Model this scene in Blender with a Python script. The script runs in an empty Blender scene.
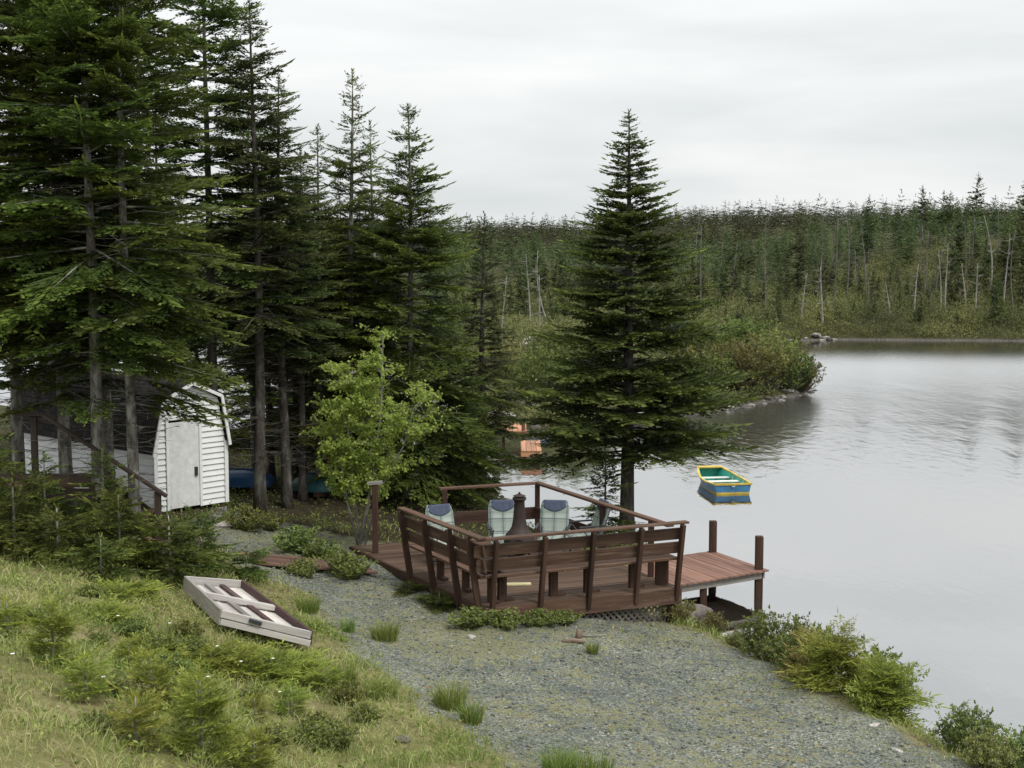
import bpy, math, random
import numpy as np
from mathutils import Vector, Matrix, Euler
R = math.radians
sc = bpy.context.scene
COL = sc.collection

# ------------------------------------------------------------------ camera, sky, sun, exposure
CAM_H = 7.2
cam = bpy.data.cameras.new('camera'); cam_o = bpy.data.objects.new('camera', cam); COL.objects.link(cam_o)
cam_o.location = (0, 0, CAM_H); cam_o.rotation_euler = (R(90 - 5.75), 0, 0)
cam.sensor_width = 36; cam.lens = 36 * 1500 / 1024; cam.clip_start = .1; cam.clip_end = 4000
sc.camera = cam_o

SUN_EL, SUN_AZ = 54, 138          # azimuth measured clockwise from +Y (the way the camera looks)
w = bpy.data.worlds.new('World'); sc.world = w; w.use_nodes = True
nt = w.node_tree; nt.nodes.clear()
N = nt.nodes.new; Lk = nt.links.new
sky = N('ShaderNodeTexSky'); sky.sky_type = 'NISHITA'; sky.sun_disc = False
sky.sun_elevation = R(SUN_EL); sky.sun_rotation = R(SUN_AZ); sky.air_density = 1.0; sky.dust_density = 2.0
bg1 = N('ShaderNodeBackground'); bg1.inputs['Strength'].default_value = .08
Lk(sky.outputs[0], bg1.inputs['Color'])
# the overcast: soft bands of stratus, a little brighter overhead
tc = N('ShaderNodeTexCoord'); mp = N('ShaderNodeMapping'); mp.inputs['Scale'].default_value = (1.7, 1.7, 10)
mp.inputs['Location'].default_value = (.3, .2, .35)
Lk(tc.outputs['Generated'], mp.inputs['Vector'])
nz = N('ShaderNodeTexNoise'); nz.inputs['Scale'].default_value = 1.25; nz.inputs['Detail'].default_value = 5; nz.inputs['Roughness'].default_value = .5
nz.inputs['Distortion'].default_value = .25
Lk(mp.outputs[0], nz.inputs['Vector'])
cr = N('ShaderNodeValToRGB')
cr.color_ramp.elements[0].position = .34; cr.color_ramp.elements[0].color = (.515, .54, .548, 1)
cr.color_ramp.elements[1].position = .66; cr.color_ramp.elements[1].color = (.715, .72, .715, 1)
Lk(nz.outputs['Fac'], cr.inputs['Fac'])
sx = N('ShaderNodeSeparateXYZ'); Lk(tc.outputs['Generated'], sx.inputs[0])
mr = N('ShaderNodeMapRange'); mr.inputs['From Min'].default_value = .1; mr.inputs['From Max'].default_value = 1.0
mr.inputs['To Min'].default_value = 1.0; mr.inputs['To Max'].default_value = 1.75
Lk(sx.outputs['Z'], mr.inputs['Value'])
bg2 = N('ShaderNodeBackground'); Lk(cr.outputs[0], bg2.inputs['Color']); Lk(mr.outputs[0], bg2.inputs['Strength'])
mxs = N('ShaderNodeMixShader'); mxs.inputs[0].default_value = .93
Lk(bg1.outputs[0], mxs.inputs[1]); Lk(bg2.outputs[0], mxs.inputs[2])
wo = N('ShaderNodeOutputWorld'); Lk(mxs.outputs[0], wo.inputs['Surface'])

sun = bpy.data.lights.new('sun', 'SUN'); sun.energy = 1.5; sun.angle = R(14); sun.color = (1, .965, .91)
sun_o = bpy.data.objects.new('sun', sun); COL.objects.link(sun_o)
sun_o.rotation_euler = (R(90 - SUN_EL), 0, R(-SUN_AZ) + math.pi)
sun_o.location = (0, 0, 60)
# the lamp must point from the azimuth towards the ground
d_ = Vector((math.sin(R(SUN_AZ)) * math.cos(R(SUN_EL)), math.cos(R(SUN_AZ)) * math.cos(R(SUN_EL)), math.sin(R(SUN_EL))))
sun_o.rotation_euler = d_.to_track_quat('Z', 'Y').to_euler()

sc.view_settings.view_transform = 'Standard'; sc.view_settings.look = 'None'
sc.view_settings.exposure = 0.52; sc.view_settings.gamma = 1; sc.view_settings.use_curve_mapping = False
sc.render.engine = 'CYCLES'
cy = sc.cycles
cy.max_bounces = 5; cy.diffuse_bounces = 3; cy.glossy_bounces = 3; cy.transmission_bounces = 3; cy.transparent_max_bounces = 4
cy.use_denoising = True
cy.caustics_reflective = False; cy.caustics_refractive = False

# ------------------------------------------------------------------ helpers
rng = np.random.default_rng(11)

def tag(o, label=None, cat=None, group=None, kind=None):
    if label: o['label'] = label
    if cat: o['category'] = cat
    if group: o['group'] = group
    if kind: o['kind'] = kind
    return o

def empty(name, loc, rz=0):
    o = bpy.data.objects.new(name, None); COL.objects.link(o)
    o.location = loc; o.rotation_euler = (0, 0, rz); o.empty_display_size = .2
    return o

def kids(o): return [c for c in COL.objects if c.parent == o]

def copy_tree(o, parent=None, table=None):
    c = o.copy(); COL.objects.link(c)
    if parent: c.parent = parent
    for ch in list(o.children): copy_tree(ch, c)
    return c

def link_mesh(name, me, mat, parent=None):
    o = bpy.data.objects.new(name, me); COL.objects.link(o)
    if mat is not None and not me.materials: me.materials.append(mat)
    if parent is not None: o.parent = parent
    return o

def quad_mesh(name, q, tint):
    """q (n,4,3) loose quads, tint (n,) or (n,4)"""
    n = len(q); me = bpy.data.meshes.new(name)
    me.vertices.add(n * 4); me.vertices.foreach_set('co', np.ascontiguousarray(q, dtype=np.float32).ravel())
    me.loops.add(n * 4); me.loops.foreach_set('vertex_index', np.arange(n * 4, dtype=np.int32))
    me.polygons.add(n); me.polygons.foreach_set('loop_start', np.arange(0, n * 4, 4, dtype=np.int32))
    me.polygons.foreach_set('loop_total', np.full(n, 4, dtype=np.int32))
    t = np.asarray(tint, dtype=np.float32)
    if t.ndim == 1: t = np.repeat(t, 4)
    a = me.attributes.new('tint', 'FLOAT', 'POINT'); a.data.foreach_set('value', t.ravel())
    me.update(); me.validate()
    return me

class MB:
    """collects boxes, beams, tubes ... and links them as ONE mesh"""
    def __init__(s): s.v = []; s.f = []; s.l = []; s.smooth = []
    def add(s, vs, fs, loc=None, smooth=False):
        b = len(s.v); s.v += [tuple(p) for p in vs]
        s.l += [tuple(p) for p in (loc if loc is not None else vs)]
        s.f += [tuple(b + i for i in f) for f in fs]; s.smooth += [smooth] * len(fs)
    def box8(s, P, loc=None):
        s.add(P, [(0, 3, 2, 1), (4, 5, 6, 7), (0, 1, 5, 4), (1, 2, 6, 5), (2, 3, 7, 6), (3, 0, 4, 7)], loc)
    def beam(s, p0, p1, w, h, up=(0, 0, 1), off=0.0):
        """box from p0 to p1, w across, h along up"""
        p0 = Vector(p0); p1 = Vector(p1); d = p1 - p0; L = d.length; d = d / L; up = Vector(up)
        side = d.cross(up)
        if side.length < 1e-4: side = d.cross(Vector((0, 1, 0)))
        side.normalize(); up = side.cross(d).normalized()
        P = []; loc = []; o = rng.uniform(0, 50, 3)
        for e, q in ((0, p0), (L, p1)):
            for a, b in ((-1, -1), (1, -1), (1, 1), (-1, 1)):
                P.append(q + side * (a * w / 2) + up * (b * h / 2 + off)); loc.append((e + o[0], a * w / 2 + o[1], b * h / 2 + o[2]))
        s.box8(P, loc)
    def prism(s, poly, z0, z1, axis=(1, 0)):
        n = len(poly); ax = Vector(axis).normalized(); o = rng.uniform(0, 50, 3)
        vs = [(x, y, z0) for x, y in poly] + [(x, y, z1) for x, y in poly]
        loc = [(x * ax.x + y * ax.y + o[0], -x * ax.y + y * ax.x + o[1], z + o[2]) for x, y, z in vs]
        fs = [tuple(range(n - 1, -1, -1)), tuple(range(n, 2 * n))] + [(i, (i + 1) % n, n + (i + 1) % n, n + i) for i in range(n)]
        s.add(vs, fs, loc)
    def tube(s, pts, rad, n=6, cap=True):
        pts = [Vector(p) for p in pts]; m = len(pts)
        if not hasattr(rad, '__len__'): rad = [rad] * m
        vs = []; loc = []; acc = 0
        o = rng.uniform(0, 50, 3)
        for i, p in enumerate(pts):
            t = (pts[min(i + 1, m - 1)] - pts[max(i - 1, 0)])
            t = t.normalized() if t.length > 1e-9 else Vector((0, 0, 1))
            a = t.orthogonal() if i == 0 else a - t * a.dot(t)
            a.normalize(); b = t.cross(a)
            if i: acc += (p - pts[i - 1]).length
            for k in range(n):
                th = 2 * math.pi * k / n
                vs.append(p + (a * math.cos(th) + b * math.sin(th)) * rad[i])
                loc.append((acc + o[0], math.cos(th) * rad[i] + o[1], math.sin(th) * rad[i] + o[2]))
        fs = [(i * n + k, i * n + (k + 1) % n, (i + 1) * n + (k + 1) % n, (i + 1) * n + k) for i in range(m - 1) for k in range(n)]
        if cap: fs += [tuple(range(n - 1, -1, -1)), tuple((m - 1) * n + k for k in range(n))]
        s.add(vs, fs, loc, True)
    def lathe(s, prof, n=20, c=(0, 0, 0)):
        vs = [(c[0] + r * math.cos(2 * math.pi * k / n), c[1] + r * math.sin(2 * math.pi * k / n), c[2] + z) for r, z in prof for k in range(n)]
        m = len(prof)
        fs = [(i * n + k, i * n + (k + 1) % n, (i + 1) * n + (k + 1) % n, (i + 1) * n + k) for i in range(m - 1) for k in range(n)]
        fs += [tuple(range(n - 1, -1, -1)), tuple((m - 1) * n + k for k in range(n))]
        s.add(vs, fs, None, True)
    def grid(s, P, smooth=True, close=False):
        """P[i][j] points"""
        r = len(P); c = len(P[0])
        s.add([p for row in P for p in row], [(i * c + j, i * c + j + 1, (i + 1) * c + j + 1, (i + 1) * c + j) for i in range(r - 1) for j in range(c - 1)], None, smooth)
    def build(s, name, mat, parent=None, bevel=0, recalc=True, base=None):
        me = bpy.data.meshes.new(name)
        v = s.v if base is None else [(p[0] - base[0], p[1] - base[1], p[2] - base[2]) for p in s.v]
        me.from_pydata(v, [], s.f)
        a = me.attributes.new('loc', 'FLOAT_VECTOR', 'POINT'); a.data.foreach_set('vector', np.array(s.l, dtype=np.float32).ravel())
        me.polygons.foreach_set('use_smooth', s.smooth)
        if recalc:
            import bmesh
            bm = bmesh.new(); bm.from_mesh(me); bmesh.ops.recalc_face_normals(bm, faces=bm.faces); bm.to_mesh(me); bm.free()
        me.update()
        o = link_mesh(name, me, mat, parent)
        if bevel:
            b = o.modifiers.new('bevel', 'BEVEL'); b.width = bevel; b.segments = 2; b.limit_method = 'ANGLE'; b.angle_limit = R(40)
        return o

def clip_strip(poly, ax, o, lo, hi):
    """part of a convex polygon between lo and hi along direction ax (2d), measured from o"""
    def half(pl, sgn, lim):
        out = []
        for i in range(len(pl)):
            a, b = pl[i], pl[(i + 1) % len(pl)]
            da = sgn * (((a[0] - o[0]) * ax[0] + (a[1] - o[1]) * ax[1]) - lim); db = sgn * (((b[0] - o[0]) * ax[0] + (b[1] - o[1]) * ax[1]) - lim)
            if da >= 0: out.append(a)
            if da * db < 0:
                t = da / (da - db); out.append((a[0] + (b[0] - a[0]) * t, a[1] + (b[1] - a[1]) * t))
        return out
    p = half(poly, 1, lo)
    return half(p, -1, hi) if len(p) > 2 else []

def planks(mb, poly, axis, z0, z1, wid, gap=.012, ragged=0):
    ax = Vector(axis).normalized(); pr = (-ax.y, ax.x)
    ds = [p[0] * pr[0] + p[1] * pr[1] for p in poly]; a = min(ds)
    while a < max(ds):
        q = clip_strip(poly, pr, (0, 0), a + gap / 2, a + wid - gap / 2)
        if len(q) > 2:
            dz = rng.uniform(-.003, .003)
            mb.prism(q, z0 + dz, z1 + dz, (ax.x, ax.y))
        a += wid

# ------------------------------------------------------------------ materials
def new_mat(name):
    m = bpy.data.materials.new(name); m.use_nodes = True; t = m.node_tree; t.nodes.clear()
    out = t.nodes.new('ShaderNodeOutputMaterial'); return m, t, out

def ramp(t, fac, stops):
    r = t.nodes.new('ShaderNodeValToRGB')
    while len(r.color_ramp.elements) < len(stops): r.color_ramp.elements.new(.5)
    for e, (p, c) in zip(r.color_ramp.elements, stops): e.position = p; e.color = (*c, 1)
    t.links.new(fac, r.inputs[0]); return r.outputs[0]

def mixc(t, fac, a, b, mode='MIX'):
    m = t.nodes.new('ShaderNodeMix'); m.data_type = 'RGBA'; m.blend_type = mode
    for i, x in ((0, fac), (6, a), (7, b)):
        if hasattr(x, 'is_linked'): t.links.new(x, m.inputs[i])
        elif i == 0: m.inputs[0].default_value = x
        else: m.inputs[i].default_value = (*x, 1)
    return m.outputs[2]

def mathn(t, op, a, b=0.0, clamp=False):
    m = t.nodes.new('ShaderNodeMath'); m.operation = op; m.use_clamp = clamp
    for i, x in enumerate((a, b)):
        if hasattr(x, 'is_linked'): t.links.new(x, m.inputs[i])
        else: m.inputs[i].default_value = x
    return m.outputs[0]

def noise(t, vec, scale, detail=4, rough=.55, sc3=None, dist=0):
    if sc3 is not None:
        mp = t.nodes.new('ShaderNodeMapping'); mp.inputs['Scale'].default_value = sc3; t.links.new(vec, mp.inputs[0]); vec = mp.outputs[0]
    n = t.nodes.new('ShaderNodeTexNoise'); n.inputs['Scale'].default_value = scale; n.inputs['Detail'].default_value = detail
    n.inputs['Roughness'].default_value = rough; n.inputs['Distortion'].default_value = dist
    t.links.new(vec, n.inputs['Vector']); return n.outputs['Fac']

def attr(t, name, out='Fac'):
    a = t.nodes.new('ShaderNodeAttribute'); a.attribute_name = name; return a.outputs[out]

def coords(t, which='Object'):
    return t.nodes.new('ShaderNodeTexCoord').outputs[which]

def bump(t, h, strength=.4, dist=.01):
    b = t.nodes.new('ShaderNodeBump'); b.inputs['Strength'].default_value = strength; b.inputs['Distance'].default_value = dist
    t.links.new(h, b.inputs['Height']); return b.outputs[0]

def principled(t, out, col, rough=.7, normal=None, spec=.3):
    p = t.nodes.new('ShaderNodeBsdfPrincipled')
    if hasattr(col, 'is_linked'): t.links.new(col, p.inputs['Base Color'])
    else: p.inputs['Base Color'].default_value = (*col, 1)
    if hasattr(rough, 'is_linked'): t.links.new(rough, p.inputs['Roughness'])
    else: p.inputs['Roughness'].default_value = rough
    p.inputs['Specular IOR Level'].default_value = spec
    if normal is not None: t.links.new(normal, p.inputs['Normal'])
    t.links.new(p.outputs[0], out.inputs[0]); return p

def wood(name, dark, mid, light, worn=(.3, .25, .2), wear=.25, rough=.75):
    """stained boards: grain along the board, each board its own tone, worn patches"""
    m, t, out = new_mat(name); v = attr(t, 'loc', 'Vector')
    g = noise(t, v, 1, 6, .6, (1.3, 38, 38), .6)
    b = noise(t, v, .35, 2, .5, (.35, 1.0, 1.0))
    col = ramp(t, g, [(.25, dark), (.52, mid), (.8, light)])
    tone = ramp(t, b, [(.3, (.62, .62, .64)), (.7, (1.32, 1.27, 1.22))])
    col = mixc(t, 1.0, col, tone, 'MULTIPLY')
    wn = noise(t, v, 1, 5, .65, (1.0, 9, 9), .3)
    wf = ramp(t, wn, [(.52, (0, 0, 0)), (.72, (1, 1, 1))])
    wf = mathn(t, 'MULTIPLY', wf, wear)
    col = mixc(t, wf, col, worn)
    principled(t, out, col, rough, bump(t, g, .5, .004), .25)
    return m

def flat_mat(name, col, rough=.6, var=.25, scale=6, spec=.3, metallic=0, col2=None):
    m, t, out = new_mat(name); v = coords(t)
    n = noise(t, v, scale, 6, .6)
    c2 = col2 if col2 else tuple(c * (1 - var) for c in col)
    c = ramp(t, n, [(.32, c2), (.68, tuple(min(1, x * (1 + var * .6)) for x in col))])
    p = principled(t, out, c, rough, bump(t, n, .25, .01), spec); p.inputs['Metallic'].default_value = metallic
    return m

def leafy(name, dark, mid, tip, transl=.25, spread=.35, rough=.55, hue=.05):
    """foliage: the tone of each spray from the 'tint' attribute (new growth is paler), a little different on every plant"""
    m, t, out = new_mat(name)
    a = attr(t, 'tint')
    c = ramp(t, a, [(0, dark), (.5, mid), (1, tip)])
    oi = t.nodes.new('ShaderNodeObjectInfo').outputs['Random']
    k = t.nodes.new('ShaderNodeHueSaturation'); t.links.new(c, k.inputs['Color'])
    t.links.new(mathn(t, 'ADD', mathn(t, 'MULTIPLY', oi, hue), .5 - hue / 2), k.inputs['Hue'])
    t.links.new(mathn(t, 'ADD', mathn(t, 'MULTIPLY', oi, spread), 1 - spread / 2), k.inputs['Value'])
    c = k.outputs[0]
    d = t.nodes.new('ShaderNodeBsdfPrincipled'); t.links.new(c, d.inputs['Base Color']); d.inputs['Roughness'].default_value = rough
    d.inputs['Specular IOR Level'].default_value = .25
    tr = t.nodes.new('ShaderNodeBsdfTranslucent'); t.links.new(c, tr.inputs['Color'])
    mx = t.nodes.new('ShaderNodeMixShader'); mx.inputs[0].default_value = transl
    t.links.new(d.outputs[0], mx.inputs[1]); t.links.new(tr.outputs[0], mx.inputs[2]); t.links.new(mx.outputs[0], out.inputs[0])
    return m

def bark(name, dark, light, lichen, sc=9):
    m, t, out = new_mat(name); v = attr(t, 'loc', 'Vector')
    n = noise(t, v, sc, 6, .65, (.9, 1.6, 1.6), .4); r = noise(t, v, 2.2, 4, .6, (1, 3, 3))
    c = ramp(t, n, [(.3, dark), (.62, light)])
    c = mixc(t, ramp(t, r, [(.5, (0, 0, 0)), (.68, (1, 1, 1))]), c, lichen)
    principled(t, out, c, .9, bump(t, n, .8, .02), .1)
    return m

M = {}
M['fir'] = leafy('fir_needles', (.042, .058, .014), (.098, .130, .025), (.25, .295, .05), .36)
M['fir_dark'] = leafy('dark_needles', (.038, .049, .018), (.076, .094, .028), (.17, .195, .048), .32)
M['spruce'] = leafy('spruce_needles', (.034, .049, .014), (.08, .108, .024), (.205, .245, .05), .3, .2, .55, .01)
M['sapling'] = leafy('sapling_needles', (.12, .155, .028), (.27, .315, .055), (.48, .49, .11), .4)
M['far_needles'] = leafy('far_needles', (.036, .047, .017), (.078, .094, .03), (.16, .172, .05), .25, .9, .55, .08)
M['birch_leaf'] = leafy('birch_leaves', (.19, .25, .045), (.34, .43, .085), (.52, .60, .20), .5, 0, .55, 0)
M['shrub_leaf'] = leafy('shrub_leaves', (.06, .085, .024), (.15, .195, .05), (.28, .335, .095), .32)
M['alder_leaf'] = leafy('yellow_shrub_leaves', (.08, .085, .028), (.20, .20, .06), (.36, .35, .11), .3, .5)
M['grass'] = leafy('grass_blades', (.125, .19, .038), (.27, .325, .085), (.52, .47, .24), .3, .1, .6)
M['tuft'] = leafy('tuft_blades', (.075, .13, .025), (.165, .25, .05), (.33, .37, .11), .3, .2, .6)
M['under'] = leafy('undergrowth', (.06, .070, .024), (.145, .15, .048), (.25, .24, .085), .25, .1)
M['plant_leaf'] = leafy('plant_leaves', (.065, .095, .022), (.16, .20, .045), (.31, .34, .09), .28, .3)
M['rust_leaf'] = leafy('rusty_needles', (.12, .10, .03), (.22, .15, .05), (.34, .20, .08), .2)
M['bark'] = bark('fir_bark', (.045, .040, .034), (.22, .205, .18), (.40, .40, .36))
M['bark_dark'] = bark('dark_bark', (.035, .03, .026), (.10, .088, .075), (.16, .16, .14))
M['bark_pale'] = bark('pale_bark', (.10, .095, .085), (.30, .28, .25), (.42, .41, .38))
M['dead'] = bark('dead_twigs', (.07, .062, .055), (.16, .145, .13), (.23, .23, .21), 20)
M['snag'] = bark('bleached_wood', (.15, .14, .125), (.30, .28, .25), (.38, .365, .34), 20)
M['deck'] = wood('deck_boards', (.056, .035, .025), (.098, .063, .043), (.142, .096, .069), (.24, .185, .145), .42)
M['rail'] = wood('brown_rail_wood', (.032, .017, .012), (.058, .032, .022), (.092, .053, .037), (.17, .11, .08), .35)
M['rail_lit'] = wood('lit_worn_rail_wood', (.062, .034, .022), (.108, .064, .043), (.165, .106, .077), (.28, .20, .155), .5)  # brighter copy of the rail wood: light painted into the colour, plus more wear
M['dock'] = wood('dock_boards', (.155, .085, .062), (.235, .135, .102), (.31, .195, .155), (.38, .28, .23), .45)
M['greywood'] = wood('grey_wood', (.16, .15, .135), (.26, .25, .225), (.36, .345, .315), (.45, .43, .4), .4)
M['whitewood'] = wood('peeling_white_wood', (.34, .33, .31), (.50, .485, .46), (.62, .605, .58), (.33, .26, .24), .7)
M['maroon'] = wood('maroon_wood', (.05, .028, .027), (.085, .05, .048), (.13, .085, .08), (.3, .25, .23), .3)
M['orange'] = wood('orange_wood', (.34, .165, .09), (.46, .235, .135), (.56, .32, .2), (.62, .42, .3), .45)
M['redwood'] = wood('red_brown_wood', (.12, .05, .03), (.2, .09, .055), (.27, .13, .09), (.3, .2, .15), .3)
M['board'] = wood('path_boards', (.075, .04, .03), (.13, .075, .058), (.19, .12, .095), (.24, .17, .14), .4)
M['lath'] = wood('grey_lath', (.07, .065, .06), (.12, .112, .10), (.17, .16, .145), (.2, .19, .17), .3)
M['oldrail'] = wood('old_brown_rail', (.026, .019, .015), (.044, .033, .026), (.072, .055, .044), (.14, .115, .09), .35)
M['drift'] = wood('driftwood', (.10, .07, .05), (.19, .145, .11), (.28, .23, .18), (.34, .3, .26), .4)

# ------------------------------------------------------------------ the land: heights
K = np.array([1, 1.8])
LAKE = np.array([(120,-25),(30,-12),(15,-3),(10,3),(7.8,7.4),(6.8,9.3),(5.8,11),(4.8,12.6),(4.0,13.7),(3.5,14.6),(3.3,16.3),(3.5,18.0),(2.7,18.9),(1,18.9),(.3,20.2),(-.2,22.3),(-1.2,24.6),(-4.5,26.3),(-8.5,26.6),(-14,28),(-24,30),(-40,33),(-80,40),(-200,50),
(-200,95),(-80,84),(-40,76),(-16,68),(-9,52),(-4.5,39),(-1.8,33.5),(0.2,30.2),(1.3,29.3),(3.4,30.6),(6.8,32.6),(9.7,34.5),(12.6,36.6),(14.0,38.4),(13.2,40.8),(11,43.5),(10,48),(12,52.5),(16,55),(22,56.3),(34,55.5),(50,57),(90,66),(160,60),(230,0)], float) * K
CTRL = np.array([(0,12,1.05),(2,12.2,.95),(3,11.8,.97),(4,10.3,1.1),(4.8,9,1.15),(0,10,1.25),(2,10,1.15),(0,8,1.5),(2,8,1.4),(4,8,1.25),(0,6.5,1.9),(3,6.5,1.6),(5,6.5,1.35),
(-.5,12.3,1.1),(-2,13.3,1.12),(2.8,13.2,.75),(0.5,15.6,.85),(-3,15,1.2),(-1.2,15.6,1.1),(1,17.5,.65),(2.6,17.8,.5),
(-3.1,4.5,4.0),(-6.3,9.6,3.0),(-4.5,10.4,2.12),(-2.7,10.3,1.65),(-1.5,9,1.7),(-1,7.5,2.0),(-2,6,2.9),(-4,7.5,3.0),(-1,5.5,2.8),(-5,6,3.9),(-8,8,3.6),(-10,12,2.6),
(-7,15.5,1.75),(-6,14,1.9),(-4.5,13,1.5),(-4,15,1.35),(-9,17,1.8),(-11,15,2.2),(-6,19,1.3),(-3,18,1.1),(-8,22,1.0),(-4,22,.8),(-14,20,1.7),(-6.5,12,2.3),
(0,0,5),(3,0,4),(6,0,2.5),(-6,0,5.5),(0,3,3.8),(3,3,2.8),(6,4,1.6),(0,5,2.6),(-12,4,4.6),(-14,10,3.2),(-20,18,2.0),(8,-4,2.6)], float) * [1, 1.8, 1]
GRAVEL = np.array([(-6.2,28.2),(-4.9,25.6),(-3.35,23.9),(-3.0,22.6),(-2.4,21.2),(-2.1,19.7),(-1.35,18.4),(-.95,17.3),(-.3,16.5),(.1,15.3),(1.2,13),(6,13),(5.3,17.2),(4.5,19.4),(4.0,21.6),(3.3,23.6),(2.3,24.6),(2,27),(-1.5,28),(-4.3,30),(-5.4,30.5)], float)

def poly_sd(x, y, P):
    x = np.asarray(x, float); y = np.asarray(y, float)
    d2 = np.full(x.shape, 1e18); ins = np.zeros(x.shape, bool); n = len(P)
    for i in range(n):
        ax, ay = P[i]; bx, by = P[(i + 1) % n]; ex, ey = bx - ax, by - ay
        t = np.clip(((x - ax) * ex + (y - ay) * ey) / (ex * ex + ey * ey), 0, 1)
        d2 = np.minimum(d2, (x - ax - t * ex) ** 2 + (y - ay - t * ey) ** 2)
        if ay != by: ins ^= ((ay > y) != (by > y)) & (x < ex * (y - ay) / (by - ay) + ax)
    d = np.sqrt(d2); return np.where(ins, d, -d)
def sstep(a, b, v):
    t = np.clip((np.asarray(v, float) - a) / (b - a), 0, 1); return t * t * (3 - 2 * t)
def wob(x, y): return np.sin(x * .9 + 1.3 * np.sin(y * .7)) * np.cos(y * 1.1 + .8 * np.sin(x * .6))
def shore(x, y):
    x = np.asarray(x, float); y = np.asarray(y, float)
    return -poly_sd(x + .18 * wob(x * 1.7, y * 1.9), y + .18 * wob(y * 1.5, x * 1.3), LAKE)
def ground(x, y):
    x = np.asarray(x, float); y = np.asarray(y, float); s = shore(x, y)
    w = np.full(x.shape, 1e-4); a = w * 1.6
    for cx, cy, cz in CTRL:
        g = np.exp(-((x - cx) ** 2 / (2 * 1.05 ** 2) + (y - cy) ** 2 / (2 * 1.8 ** 2))); w = w + g; a = a + g * cz
    near = a / w
    far = .7 + 3.6 * (1 - np.exp(-np.maximum(s, 0) / 32)) + 3.1 * sstep(21, 44, x) * sstep(98, 135, y) + 1.9 * sstep(200, 420, y) + .35 * wob(x * .25, y * .14)
    f = np.where(x < -9, sstep(72, 88, y), sstep(48, 52, y))
    T = near * (1 - f) + far * f
    k = np.where(f > .5, .9, 1.5)
    land = T * (1 - np.exp(-np.maximum(s, 0) * k)) + .04 * wob(x * 3.1, y * 2.1) * sstep(.3, 1.5, s) + .012 * wob(x * 11, y * 9) * sstep(.3, 1, s)
    bed = -np.minimum(1.6, .35 * np.maximum(-s, 0) + .02)
    return np.where(s > 0, land, bed)
def gz(x, y): return float(ground(x, y))

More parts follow.
